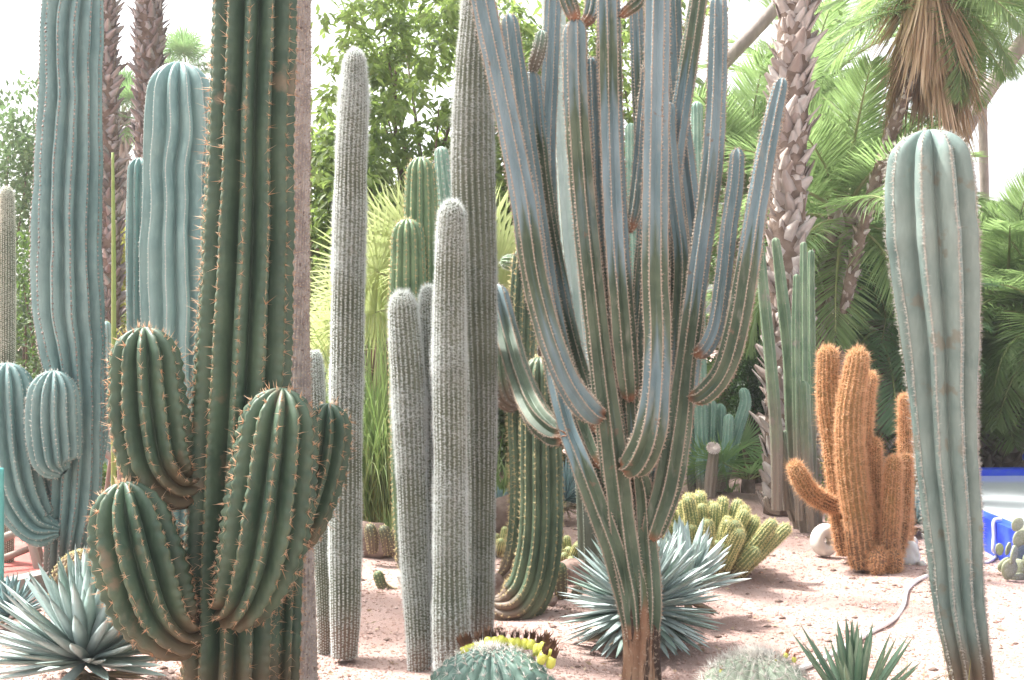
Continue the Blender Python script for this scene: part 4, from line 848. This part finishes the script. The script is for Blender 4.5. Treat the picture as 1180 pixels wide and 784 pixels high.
# ------------------------------------------------------------------ stones, hose, fence
rock('boulder', 'smooth white stone to the right of the ginger cactus', 1046, 652, 28, 28, M['stone'], seed=2, cat='stone')
rock('boulder', 'flat grey stone tucked behind the white one', 1040, 632, 34, 20, M['grey_stone'], seed=5, cat='stone')
rock('boulder', 'small pale pebble in front of the white stone', 1062, 655, 9, 6, M['stone'], seed=7, cat='stone')
rock('boulder', 'brown boulder behind the gap between the woolly columns', 430, 640, 52, 40, M['rock'], seed=3)
rock('boulder', 'dark brown rock at the foot of the hooked cactus', 570, 690, 34, 30, M['rock'], seed=4)
rock('boulder', 'low brown rock between hooked cactus and agave', 628, 700, 30, 14, M['rock'], seed=6)
rock('boulder', 'dark rock under the small golden clump', 660, 668, 36, 28, M['rock'], seed=8)
rock('boulder', 'grey rock under the creeping cactus stem', 474, 672, 30, 18, M['grey_stone'], seed=9)
rock('boulder', 'reddish rock near the back left of the blue cactus', 760, 600, 60, 44, M['rock'], seed=10)
rock('boulder', 'broad reddish rock behind the grey woolly column', 590, 612, 70, 40, M['rock'], seed=12)
def holed():
    g = G(951, 641); s = .135; nu, nv = 40, 20
    u = np.arange(nu) / nu * 2 * math.pi; v = np.arange(nv) / nv * 2 * math.pi
    U, V = np.meshgrid(u, v, indexing='ij'); R0 = .062 * (1 + .12 * np.cos(U - .7)); r0 = .043 * (1 + .1 * np.sin(2 * U))
    x = (R0 + r0 * np.cos(V)) * np.cos(U); z = (R0 + r0 * np.cos(V)) * np.sin(U) * 1.08; y = .065 * np.sin(V)
    p = np.stack([x, y, z + .105], -1).reshape(-1, 3); i = np.arange(nu)[:, None] * nv; i2 = (np.arange(nu)[:, None] + 1) % nu * nv; j = np.arange(nv)[None]; j2 = (j + 1) % nv
    mb = MB(); mb.add(p + np.array([g[0], g[1], 0]), np.stack([i + j, i2 + j, i2 + j2, i + j2], -1).reshape(-1, 4)); o = mb.build('holed_stone', M['stone'], None, (g[0], g[1], 0))
    o.rotation_euler = (R(-6), 0, R(14)); tag(o, 'white ring shaped stone with a hole, left of the ginger cactus', 'stone')
holed()
def hose():
    c = []
    for px, py in [(905, 782), (940, 768), (970, 752), (1003, 733), (1030, 715), (1041, 700), (1046, 685), (1062, 672), (1090, 664), (1120, 657), (1140, 650), (1152, 640)]:
        g = G(px, py); c.append((g[0], g[1], float(gz(g[0], g[1])) + .011, .0115))
    e = c[-1]; c += [(3.285, 7.70, .06, .0115), (3.297, 7.72, .16, .0115), (3.302, 7.73, .262, .0115), (3.36, 7.75, .268, .0115)]
    mb = MB(); tube(mb, c, 10, .02); o = mb.build('garden_hose', M['hose'], None, (c[0][0], c[0][1], 0)); tag(o, 'white hose curving over the gravel up to the blue basin', 'hose')
hose()
def pole_fence():
    r = thing('pole_fence', 'low fence of weathered poles beside the red path', 'fence', P(20, 655, 7.3) * np.array([1, 1, 0]))
    for nm, a in [('post', [(46, 662, 5, 7.2), (39, 636, 5, 7.22), (33, 610, 5, 7.25)]), ('post', [(52, 660, 4, 7.35), (45, 634, 4, 7.35), (40, 612, 4, 7.35)]),
                  ('rail', [(-40, 636, 5, 7.0), (0, 622, 5, 7.15), (36, 606, 4, 7.3)]), ('rail', [(-40, 658, 4, 7.1), (0, 645, 4, 7.25), (60, 622, 4, 7.4)]), ('post', [(-14, 690, 5, 6.9), (-16, 640, 5, 6.95), (-18, 615, 5, 7.0)]),
                  ('brace', [(18, 590, 3, 7.9), (36, 606, 3, 7.6), (50, 625, 3, 7.3)])]:
        mb = MB(); tube(mb, pts(a, 7.2), 8, .04, 0, 0, 0, .04, 2); mb.build(nm, M['wood'], r)
    r = thing('pole_fence', 'taller railing of pale poles behind the grey cactus and spiny arm', 'fence', P(140, 600, 9.) * np.array([1, 1, 0]))
    for nm, a in [('post', [(138, 612, 4, 9.0), (139, 550, 4, 9.0), (139, 492, 4, 9.0)]), ('rail', [(60, 500, 4, 8.9), (130, 497, 4, 9.0), (240, 494, 4, 9.1)]), ('brace', [(112, 516, 4, 8.95), (140, 536, 4, 8.95), (215, 592, 4, 8.95)]),
                  ('brace', [(134, 500, 2.5, 9.05), (126, 540, 2.5, 9.05), (120, 590, 2.5, 9.05)]), ('post', [(232, 612, 4, 9.1), (232, 550, 4, 9.1), (232, 490, 4, 9.1)])]:
        mb = MB(); tube(mb, pts(a, 9), 8, .05, 0, 0, 0, .04, 2); mb.build(nm, M['wood'], r)
    mb = MB(); tube(mb, pts([(-4, 705, 8), (-4, 620, 8), (-4, 540, 8)], 6.2), 12, .05); o = mb.build('marker_post', M['turquoise'], None, tuple(P(-4, 705, 6.2) * np.array([1, 1, 0]))); tag(o, 'turquoise painted post cut by the left edge', 'post')
pole_fence()

# ------------------------------------------------------------------ palms
def frond_mesh(mat, L=1.0, nl=78, droop=.55, wid=.0052, ll=.34, vee=.35, name='frond'):
    t = np.linspace(0, 1, 30); x = L * (t - .18 * droop * t ** 2); z = L * (.12 * t - droop * .55 * t ** 2.2)
    mb = MB(); rp = [(x[i], 0, z[i], .016 * L * (1 - .85 * t[i])) for i in range(0, 30, 3)]
    tube(mb, rp, 5, .06, 0, 1)
    for s in (-1, 1):
        tt = np.linspace(.14, .995, nl) + rng.normal(0, .004, nl); bx = np.interp(tt, t, x); bz = np.interp(tt, t, z)
        tx = np.interp(tt, t, np.gradient(x)); tz = np.interp(tt, t, np.gradient(z)); T = unit(np.stack([tx, 0 * tx, tz], 1))
        fw = .25 + 1.3 * tt ** 1.5
        d = T * fw[:, None] + np.array([0, s, 0]) + np.stack([-T[:, 2], 0 * tx, T[:, 0]], 1) * (vee + rng.normal(0, .12, nl))[:, None]
        ln = L * ll * np.sin(np.clip(tt * .86 + .14, 0, 1) * math.pi) ** .5 * rng.uniform(.85, 1.1, nl)
        blades(mb, np.stack([bx, 0 * bx, bz], 1), d, np.tile([[0, 0, 1.]], (nl, 1)) + rng.normal(0, .3, (nl, 3)), ln, wid * L, rng.uniform(.1, .35, nl), 3, lambda q: np.sin(np.clip(q * .9 + .1, 0, 1) * math.pi) ** .7, .35)
    return mb.mesh(name, [mat, M['rachis']])
FR = {k: [frond_mesh(M[k], droop=dd, vee=v) for dd, v in ((.35, .4), (.7, .3), (1.0, .2), (.5, .15))] for k in ('frond', 'frond_blue', 'frond_lime')}
def fan_mesh(mat, n=50, spread=300, L=1.0, droop=.18, pet=.9, name='leaf'):
    mb = MB(); a = np.radians(np.linspace(-spread / 2, spread / 2, n)) + rng.normal(0, .015, n)
    d = np.stack([np.cos(a), np.sin(a), .25 * np.cos(a * .5) + rng.normal(0, .04, n) + .06 * (np.arange(n) % 2)], 1)
    w = math.tan(math.radians(spread / n / 2)) * 1.05
    L_ = L * (.78 + .22 * np.cos(a * .55)) * rng.uniform(.93, 1.05, n)
    blades(mb, np.tile([[pet, 0, .0]], (n, 1)), d, np.tile([[0, 0, 1.]], (n, 1)), L_, w * L, droop * rng.uniform(.4, 1.5, n), 6, lambda t: np.where(t < .42, t, .42 * np.clip(1 - (t - .42) / .58, 0, 1) ** .8) + .004, .25)
    tube(mb, [(0, 0, -.05, .018), (pet * .5, 0, .03, .014), (pet + .03, 0, 0, .012)], 5, .1, 0, 1)
    return mb.mesh(name, [mat, M['rachis']])
FAN = {k: [fan_mesh(M[k], droop=d) for d in (.12, .3)] for k in ('fan', 'fan_green')}
def boots(mb, sw, ring=.085, per=9, size=.11, out=.06, mat=0, drop=0.):
    q = np.arange(.02, sw.L, ring); Q = np.repeat(q, per) + rng.uniform(-.3, .3, len(q) * per) * ring; Q = np.clip(Q, 0, sw.L)
    A = (np.tile(np.arange(per), len(q)) + np.repeat(np.arange(len(q)) % 2, per) * .5) / per * 2 * math.pi + rng.normal(0, .12, len(Q))
    c, r, T, N, B = sw.at(Q); nn = np.cos(A)[:, None] * N + np.sin(A)[:, None] * B
    d = T * (1 - drop) + nn * (out / size) * rng.uniform(.3, 2.4, (len(Q), 1)) + np.cross(nn, T) * rng.normal(0, .6, (len(Q), 1))
    blades(mb, c + nn * (r * .93)[:, None], d, nn, size * rng.uniform(.35, 1.7, len(Q)), size * .5, 0, 2, lambda t: np.array([1., .7, .22])[np.round(t * 2).astype(int)], -.3, .35, mat)
def palm(name, label, trunk, crown_px, size, fr, n=26, el=(80, -25), boot='boot', boots_kw=None, group=None, skirt=0, Ycrown=None, kind='pinnate', mf=None, az0=0., extra=()):
    """trunk: control points; fronds are child copies of shared meshes"""
    r = thing(name, label, 'palm', (trunk[0][0], trunk[0][1], 0), group)
    mb = MB(); sw = tube(mb, trunk, 12, .08, 0, 0, 0, .04, 4)
    if boots_kw is not None: boots(mb, sw, mat=1, **boots_kw)
    mb.build('trunk', [M['core'] if boots_kw is not None else M['limb'], M[boot]], r)
    top = np.array(trunk[-1][:3]) - ORI[r.name]
    for i in range(n):
        q = (i + .5) / n; a = i * 2.39996 + az0 + rng.normal(0, .15); e = R(el[0] + (el[1] - el[0]) * q ** .9) + rng.normal(0, .08)
        me = FR[fr][min(3, int(q * 3 + rng.uniform(0, .99)))] if kind == 'pinnate' else FAN[fr][int(rng.integers(2))]
        child('frond', me, r, tuple(top + np.array([0, 0, -.12 * q * size])), (rng.normal(0, .15), -e, a), size * rng.uniform(.85, 1.1))
    for az, e in extra: child('frond', FR[fr][int(rng.integers(4))], r, tuple(top), (rng.normal(0, .2), R(-e), R(az)), size)
    if skirt:
        ms = MB(); m = skirt; nc = max(8, m // 55); k = rng.integers(0, nc, m); a = rng.uniform(0, 2 * math.pi, nc)[k] + rng.normal(0, .13, m); rr = np.clip(rng.uniform(.02, .36, nc)[k] + rng.normal(0, .025, m), .01, 1) * size; lk = rng.uniform(.45, 1.25, nc)[k]; tl = rng.normal(0, .16, (nc, 3))[k]; z0 = rng.uniform(-.45, .15, nc)[k] + rng.uniform(-.12, .12, m)
        b = np.stack([top[0] + ORI[r.name][0] + rr * .6 * np.cos(a), top[1] + ORI[r.name][1] + rr * .6 * np.sin(a), top[2] + z0 * size], 1)
        d = np.stack([np.cos(a) * .22, np.sin(a) * .22, -np.ones(m)], 1) + rng.normal(0, .07, (m, 3)) + tl
        blades(ms, b, d, np.stack([np.cos(a), np.sin(a), 0 * a], 1) + .2 * rng.normal(size=(m, 3)), rng.uniform(.45, .8, m) * lk * size, .011 * size, 0, 4, lambda t: (1 - t) ** .6 * (.5 + t), .5)
        ms.build('dead_skirt', M['dead_skirt'], r)
    return r
palm('palm', 'stout palm trunk clad in old pale leaf bases right of the blue cactus', pts([(902, 592, 22), (903, 480, 21), (905, 380, 21), (907, 280, 21), (909, 180, 20), (913, 80, 19), (916, -20, 19), (920, -480, 18)], 9.8), None, .95, 'fan_green', 9, (80, 0), boots_kw=dict(ring=.075, per=8, size=.15, out=.05), kind='fan')
palm('palm', 'dark shaggy palm trunk at the left behind the grey column', pts([(126, 560, 13), (125, 420, 13), (125, 250, 13), (122, 100, 12), (121, -40, 12), (120, -420, 11)], 11.6), None, .95, 'fan_green', 9, (80, 0), boot='boot_grey', boots_kw=dict(ring=.055, per=9, size=.10, out=.05), kind='fan')
palm('palm', 'grey palm trunk with rough leaf scars just right of the shaggy one', pts([(178, 550, 17), (176, 420, 17), (174, 250, 16), (172, 100, 16), (172, -40, 15), (172, -420, 14)], 12.4), None, .95, 'fan_green', 9, (80, 0), boot='boot_grey', boots_kw=dict(ring=.05, per=10, size=.10, out=.045), kind='fan')
palm('feather_palm', 'feather palm with upright fronds right of the stout palm trunk', pts([(950, 560, 12), (955, 400, 13), (962, 320, 15), (972, 240, 17)], 11.2), None, 1.6, 'frond_lime', 30, (86, -45), boots_kw=dict(ring=.1, per=7, size=.17, out=.08))
palm('fan_palm', 'palm with a brown skirt of dead fronds at the top right', pts([(950, 590, 8), (968, 400, 7), (985, 300, 7), (1003, 230, 7), (1032, 140, 7), (1062, 60, 7), (1072, -10, 8)], 10.6), None, 1.25, 'frond', 26, (78, -10), boots_kw=dict(ring=.10, per=6, size=.06, out=.015), skirt=2600, extra=[(20, -35), (-15, -50), (-40, -40), (45, -45), (0, -62), (60, -60), (-60, -62), (30, -15)])
palm('feather_palm', 'low feather palm behind the ginger cactus', pts([(1000, 550, 12), (1000, 500, 13), (1002, 440, 15)], 12.5), None, 1.5, 'frond', 34, (85, -30), boots_kw=dict(ring=.1, per=7, size=.15, out=.08))
palm('feather_palm', 'bluish feather palm between stout trunk and right column', pts([(1010, 555, 10), (1012, 480, 12), (1014, 370, 13)], 11.8), None, 1.35, 'frond_blue', 30, (80, -40), boots_kw=dict(ring=.1, per=7, size=.15, out=.08))
palm('feather_palm', 'bright feather palm beyond the basin at the right edge', pts([(1165, 545, 12), (1163, 430, 13), (1160, 340, 15)], 12.6), None, 1.4, 'frond_lime', 36, (80, -45), boots_kw=dict(ring=.1, per=7, size=.15, out=.08))
palm('feather_palm', 'low lime green feather palm overhanging the far basin rim', pts([(1140, 540, 11), (1142, 490, 12), (1145, 430, 13)], 12.8), None, 1.25, 'frond_lime', 34, (75, -35), boots_kw=dict(ring=.1, per=7, size=.15, out=.08))
palm('feather_palm', 'feather palm right of the basin, cut by the right edge', pts([(1215, 545, 12), (1212, 450, 13), (1210, 360, 14)], 12.0), None, 1.5, 'frond', 34, (80, -40), boots_kw=dict(ring=.1, per=7, size=.15, out=.08))
palm('feather_palm', 'lime feather palm seen between blue branches and stout trunk', pts([(846, 545, 10), (850, 400, 11), (856, 225, 12)], 13.2), None, 1.7, 'frond_lime', 32, (86, -40), boots_kw=dict(ring=.1, per=7, size=.15, out=.08))
palm('feather_palm', 'shaded feather palm low behind the sea green clump', pts([(866, 555, 10), (868, 480, 11), (868, 410, 12)], 13.0), None, 1.4, 'frond', 34, (85, -40), boots_kw=dict(ring=.1, per=7, size=.15, out=.08))
palm('palm', 'smooth grey palm trunk leaning across the upper right corner', pts([(1062, 540, 9), (1085, 330, 9), (1100, 190, 9), (1120, 135, 9), (1150, 88, 9), (1185, 40, 9), (1260, -60, 9)], 12.2), None, 1.5, 'frond', 24, (70, -50))
palm('palm', 'distant thin palm trunk right of the leaning grey one', pts([(1138, 520, 5), (1136, 300, 5), (1132, 120, 5), (1128, -60, 5)], 19.), None, 2.2, 'frond', 20, (70, -40))
palm('palm', 'small distant palm with an orange dead skirt between the left trunks', pts([(142, 500, 6), (141, 300, 6), (141, 130, 6)], 20.), None, .5, 'fan_green', 26, (80, -50), kind='fan', boots_kw=dict(ring=.15, per=6, size=.2, out=.06), skirt=120)
palm('palm', 'far fan palm crown peeking over the domed grey cactus', pts([(212, 500, 5), (213, 300, 5), (214, 76, 5)], 24.), None, .5, 'fan_green', 24, (80, -40), kind='fan')
# crowns of a few more palms standing further back on the right
for i, (px, py, Y, s, f) in enumerate([(930, 130, 17, 2.0, 'frond_lime'), (1110, 420, 15, 1.6, 'frond'), (900, 330, 15.5, 1.7, 'frond'), (1185, 310, 17, 1.3, 'frond_blue'), (1055, 330, 15, 1.7, 'frond_lime'), (960, 400, 13.6, 1.3, 'frond_lime'), (1140, 330, 14.4, 1.3, 'frond_lime'), (1010, 250, 18, 2.0, 'frond_lime')]):
    g0 = 392 + 1950 / Y
    palm('feather_palm', ['pale feather palm far behind the upper stout trunk', 'feather palm in the second row behind the right column', 'dark feather palm directly behind the stout trunk', 'bluish feather palm far back at the right edge', 'feather palm in the second row above the ginger cactus', 'lime feather palm low behind the sage columns', 'lime feather palm beyond the basin just right of the right column', 'tall pale feather palm far back between stout trunk and dead skirt'][i],
         pts([(px - 4, g0, 9), (px, (g0 + py) / 2, 9), (px, py, 10)], Y), None, s, f, 30, (85, -45), boots_kw=dict(ring=.12, per=6, size=.15, out=.07))

def fan_clump(name, label, px, py, Y, leavesl, fr, base_py=None):
    g = P(px, py, Y); r = thing(name, label, 'palm', (g[0], g[1], 0))
    mb = MB(); tube(mb, [(g[0], g[1], -.05, .07), (g[0], g[1], max(g[2] * .5, .05), .07), (g[0], g[1], max(g[2], .1), .06)], 8, .06); mb.build('trunk', M['core'], r)
    for az, e, s, roll in leavesl:
        child('leaf', FAN[fr][int(rng.integers(2))], r, (0, 0, max(g[2], .1)), (roll, R(-e), R(az)), s)
fan_clump('fan_palm', 'sunlit yellow green fan palm behind the woolly columns', 505, 345, 9.0,
          [(185, 48, .62, .9), (150, 30, .62, -1.0), (205, 22, .6, 1.1), (230, 60, .55, .8), (165, 8, .6, -.9), (8, 46, .62, -.9), (-20, 25, .62, -1.1), (20, 10, .6, 1.0), (-35, 55, .55, .6), (90, 70, .6, .2), (265, 30, .5, .5), (190, -12, .55, 1.1), (-5, -10, .55, -1.1), (60, 40, .6, 1.), (120, 40, .6, -1.), (175, 65, .62, .3)], 'fan')
fan_clump('fan_palm', 'second fan palm with drooping leaves left behind the woolly columns', 440, 400, 9.6,
          [(180, 40, .5, 1.1), (200, 10, .5, .9), (150, 20, .5, -1.), (0, 30, .5, -1.0), (-20, 5, .5, 1.), (230, 50, .5, .7), (90, 50, .5, .2), (310, 40, .5, -.6), (170, -10, .5, 1.0)], 'fan')
fan_clump('fan_palm', 'low green fan palm leaf spread on the gravel beside the sage columns', 862, 552, 11.0,
          [(190, 14, .46, .8), (225, 24, .5, .5), (262, 12, .5, .2), (305, 16, .46, -.5), (100, 60, .4, 0), (345, 34, .42, -.8)], 'fan_green')

# ------------------------------------------------------------------ grasses, trees and shrubs
def strap_clump(name, label, px, py, n, L, mat, Y=None, wd=.011, droop=(.3, .9), el=(45, 88), spread=.12, cat='plant', dry=None):
    Y = Y or gY(py); g = P(px, py, Y); a = rng.uniform(0, 2 * math.pi, n); e = np.radians(rng.uniform(*el, n)); mb = MB()
    d = np.stack([np.cos(a) * np.cos(e), np.sin(a) * np.cos(e), np.sin(e)], 1)
    b = np.stack([g[0] + rng.normal(0, spread, n), g[1] + rng.normal(0, spread, n), np.zeros(n)], 1)
    blades(mb, b, d, np.tile([[0, 0, 1.]], (n, 1)) + rng.normal(0, .3, (n, 3)), L * rng.uniform(.55, 1.1, n), wd, rng.uniform(*droop, n), 9, lambda t: (1 - t) ** .7 * (.6 + .4 * np.minimum(t * 6, 1)), .3)
    if dry:
        m = n // 2; a = rng.uniform(0, 2 * math.pi, m)
        b = np.stack([g[0] + .2 * np.cos(a), g[1] + .2 * np.sin(a), rng.uniform(.25, .75, m)], 1); d = np.stack([np.cos(a) * .15, np.sin(a) * .15, -np.ones(m)], 1)
        blades(mb, b, d, np.stack([np.cos(a), np.sin(a), 0 * a], 1), rng.uniform(.2, .5, m), wd * .7, 0, 3, None, .3, 0, 1)
    o = mb.build(name, [M[mat]] + ([M[dry]] if dry else []), None, (g[0], g[1], 0)); tag(o, label, cat)
strap_clump('strappy_grass', 'tall arching grassy clump with bright green straps left of the woolly group', 434, 622, 1500, 2.5, 'grass', droop=(.25, .75), el=(62, 89), dry='grass_dry', spread=.10, wd=.0065)
strap_clump('strappy_grass', 'dense green strap leaved plant behind the hooked cactus', 585, 600, 300, 1.0, 'grass', Y=9.6, droop=(.3, .8))
strap_clump('strappy_grass', 'small tuft of upright green straps right of the dry grass', 452, 640, 50, .42, 'grass', Y=7.9, droop=(.0, .2), el=(65, 88), spread=.04)
strap_clump('dry_grass', 'few thin dry stems in front of the right column', 1060, 790, 14, .35, 'grass_dry', Y=4.6, wd=.003, droop=(.0, .3), el=(40, 85), spread=.15)
strap_clump('strappy_grass', 'low green tuft at the foot of the sea green clump', 827, 566, 60, .2, 'grass', wd=.012, droop=(.2, .6))

def shrub(name, label, px, Y, w, z0, z1, n, mat, lsize=.07, cat='shrub', group=None, depth=1.0, nclump=26, stems=True):
    x0 = (px - CX) * Y / F; r = thing(name, label, cat, (x0, Y, 0), group)
    c = rng.uniform(-1, 1, (nclump, 3)); c = c / np.maximum(np.linalg.norm(c, axis=1, keepdims=True), 1) * .92
    rad = np.array([w, depth, (z1 - z0) / 2]); ctr = np.array([x0, Y, (z0 + z1) / 2]); cs = rng.uniform(.22, .5, nclump)
    k = rng.integers(0, nclump, n); dd = unit(rng.normal(size=(n, 3))); q = rng.uniform(.35, 1, n) ** .5
    pos = ctr + (c[k] + dd * (cs[k] * q)[:, None]) * rad; pos = pos[pos[:, 2] > .02]; m = len(pos)
    mb = MB(); leaves(mb, pos, unit(pos - ctr) + rng.normal(0, .7, (m, 3)), lsize * rng.uniform(.6, 1.3, m), lsize * .26, rnd=rng.uniform(0, 1, m) ** 1.5); mb.build('foliage', M[mat], r)
    if stems:
        ms = MB()
        for i in range(7):
            e = ctr + c[i] * rad * .8; a = rng.uniform(0, 6.28); b = np.array([x0 + .1 * math.cos(a), Y + .1 * math.sin(a), -.05])
            mid = (b + e) / 2 + rng.normal(0, .08, 3); tube(ms, [(*b, .03), (*mid, .022), (*e, .008)], 6, .1)
        ms.build('stems', M['limb_dark'], r)
    return r
def zpy(py, Y): return H - (py - CY) * Y / F
def broad_tree(label, px, Y, py_lo, wpx, py_hi, n, seed, lean=0., lsize=.15, clumps=60, droopy=.7):
    """tree: tapered trunk and forking limbs, sprays of drooping leaves round the limb ends"""
    r_ = np.random.default_rng(seed); x0 = (px - CX) * Y / F; root = thing('broadleaf_tree', label, 'tree', (x0, Y, 0), 'broadleaf trees at the back')
    w = wpx * Y / F / 2; zl, zh = zpy(py_lo, Y), zpy(py_hi, Y); zc = (zl + zh) / 2; hz = (zh - zl) / 2
    mt = MB(); fork = np.array([x0 + lean, Y, zl * .55]); tube(mt, [(x0, Y, -.05, .15), (x0 + lean * .4, Y, zl * .3, .12), (*fork, .10)], 10, .1, wob=.05); mt.build('trunk', M['limb_dark'], root)
    ml = MB(); cs = []
    for i in range(clumps):
        v = r_.normal(size=3); v /= np.linalg.norm(v); q = r_.uniform(.35, 1) ** .6
        e = np.array([x0 + v[0] * w * q, Y + v[1] * min(w, 1.6) * q, zc + v[2] * hz * q]); cs.append(e)
        if i < 26:
            mid = fork + (e - fork) * .5 + r_.normal(0, .18, 3); tube(ml, [(*fork, .055), (*mid, .03), (*e, .008)], 6, .12)
    ml.build('limbs', M['limb_dark'], root)
    cs = np.array(cs); mb = MB(); per = n // clumps
    for c in cs:
        nt = 9; tw = c + r_.normal(0, 1, (nt, 3)) * np.array([.30, .30, .24]); 
        k = r_.integers(0, nt, per); a = r_.uniform(0, 2 * math.pi, per)
        pos = tw[k] + r_.normal(0, .05, (per, 3)); d = np.stack([np.cos(a), np.sin(a), -droopy * r_.uniform(0, 1.8, per)], 1)
        leaves(mb, pos, d, lsize * r_.uniform(.6, 1.25, per), lsize * .17, rnd=r_.uniform(0, 1, per) ** 1.8)
    mb.build('crown', M['mango'], root)
broad_tree('leafy tree with drooping leaves left behind the lone woolly column', 395, 11.5, 380, 170, 170, 5500, 3, .2, clumps=36)
broad_tree('large leafy tree at the back above the middle woolly columns', 500, 12.2, 330, 270, -50, 9500, 5, .1, clumps=56)
broad_tree('leafy tree behind the left branches of the blue cactus', 630, 11.8, 380, 170, 0, 7000, 8, 0., clumps=40)
broad_tree('leafy tree with hanging sprays behind the upper blue branches', 742, 13.5, 150, 60, -60, 1500, 13, 0., clumps=14)
GS = 'shrubs along the back'
shrub('shrub', 'grey green bush at the far left edge behind the cream column', 14, 14., .75, 1.2, zpy(118, 14), 9000, 'bush_grey', .09, group=GS, nclump=40)
shrub('hedge', 'dark hedge with yellow tips low at the far left', 20, 12.5, .8, .0, zpy(290, 12.5), 6000, 'bush', .07, group=GS)
shrub('shrub', 'yellow green shrub behind the pole railing', 130, 11., .35, .0, zpy(385, 11.), 3200, 'bush_yellow', .05, group=GS, depth=.4)
shrub('shrub', 'olive shrub under the left palm trunks', 140, 13.5, .6, .1, zpy(275, 13.5), 4500, 'bush_yellow', .08, group=GS, depth=.6)
shrub('shrub', 'green bush behind the domed grey cactus', 230, 15., 1.1, .0, zpy(330, 15.), 7000, 'bush', .1, group=GS)
for i, (px, Y, w, py, mt) in enumerate([(330, 14, 1.0, 400, 'bush'), (430, 13.5, 1.0, 400, 'bush'), (540, 13.2, 1.1, 420, 'bush'), (650, 13.2, 1.1, 420, 'bush'), (750, 14.5, 1.0, 430, 'bush'), (850, 15.5, 1.2, 420, 'ivy'), (980, 16, 1.5, 430, 'bush'), (1090, 17, 1.5, 430, 'bush'), (1220, 17, 1.6, 420, 'bush'), (60, 18, 1.6, 400, 'bush_grey')]):
    shrub('shrub', ['dark bush closing the gap behind the thorny trunk', 'dark bush behind the lone woolly column and strappy grass', 'dark bush behind the sunlit fan palm', 'dark bush behind the left branches of the blue cactus', 'deep green bush behind the right branches of the blue cactus', 'deep green thicket left of the stout palm trunk', 'deep green thicket behind the ginger cactus', 'bush far behind the right column', 'bush beyond the basin at the right edge', 'hazy bush far behind the tall grey cactus'][i], px, Y, w, .0, zpy(py, Y), 5200, mt, .13, group=GS, depth=.8)
shrub('ivy_stump', 'stump smothered in dark ivy between sea green and sage columns', 872, 11.9, .26, .0, zpy(385, 11.9), 3600, 'ivy', .06, cat='ivy', depth=.25)
def stalk(name, label, a, Y, mat, cat='stalk', tip=0):
    c = pts(a, Y); mb = MB(); tube(mb, c, 8, .06, tip); o = mb.build(name, M[mat], None, (c[0][0], c[0][1], 0)); tag(o, label, cat)
stalk('flower_stalk', 'thin yellow green flower stalk rising right of the tall grey column', [(131, 640, 3), (131, 480, 3), (131, 300, 2.6), (130, 176, 1.6)], 7.9, 'stalk')
def lean_tree():
    c = pts([(776, 545, 9), (785, 350, 9), (800, 180, 8), (820, 95, 8), (845, 62, 8), (880, 25, 8), (915, -20, 7), (960, -90, 6)], 13.8)
    r = thing('leaning_tree', 'thin grey tree trunk slanting up behind the stout palm', 'tree', (c[0][0], c[0][1], 0)); mb = MB(); tube(mb, c, 10, .08, wob=.05); mb.build('trunk', M['limb'], r)
    mb = MB(); n = 1200; p = np.array(c[-1][:3]) + rng.normal(0, .5, (n, 3)); leaves(mb, p, rng.normal(size=(n, 3)), .12, .03); mb.build('crown', M['bush'], r)
lean_tree()
def flowers():
    for nm, lab, px, py, Y, m, n in [('flowering_plant', 'small red flowers low behind the railing', 116, 552, 9.4, 'pot_flower', 30), ('flowering_plant', 'purple flowers peeking between the ginger stems', 968, 545, 8.6, 'purple', 60)]:
        g = P(px, py, Y); r = thing(nm, lab, 'flower', (g[0], g[1], 0)); mb = MB(); leaves(mb, np.stack([g[0] + rng.normal(0, .06, 400), g[1] + rng.normal(0, .06, 400), rng.uniform(0, g[2] + .1, 400)], 1), rng.normal(size=(400, 3)) + np.array([0, 0, .4]), .06, .012); mb.build('foliage', M['bush'], r)
        mf = MB(); b = np.stack([g[0] + rng.normal(0, .05, n), g[1] - .05 + rng.normal(0, .05, n), g[2] + rng.normal(0, .10, n)], 1); leaves(mf, b, rng.normal(size=(n, 3)), .035, .012); mf.build('blossom', M[m], r)
flowers()
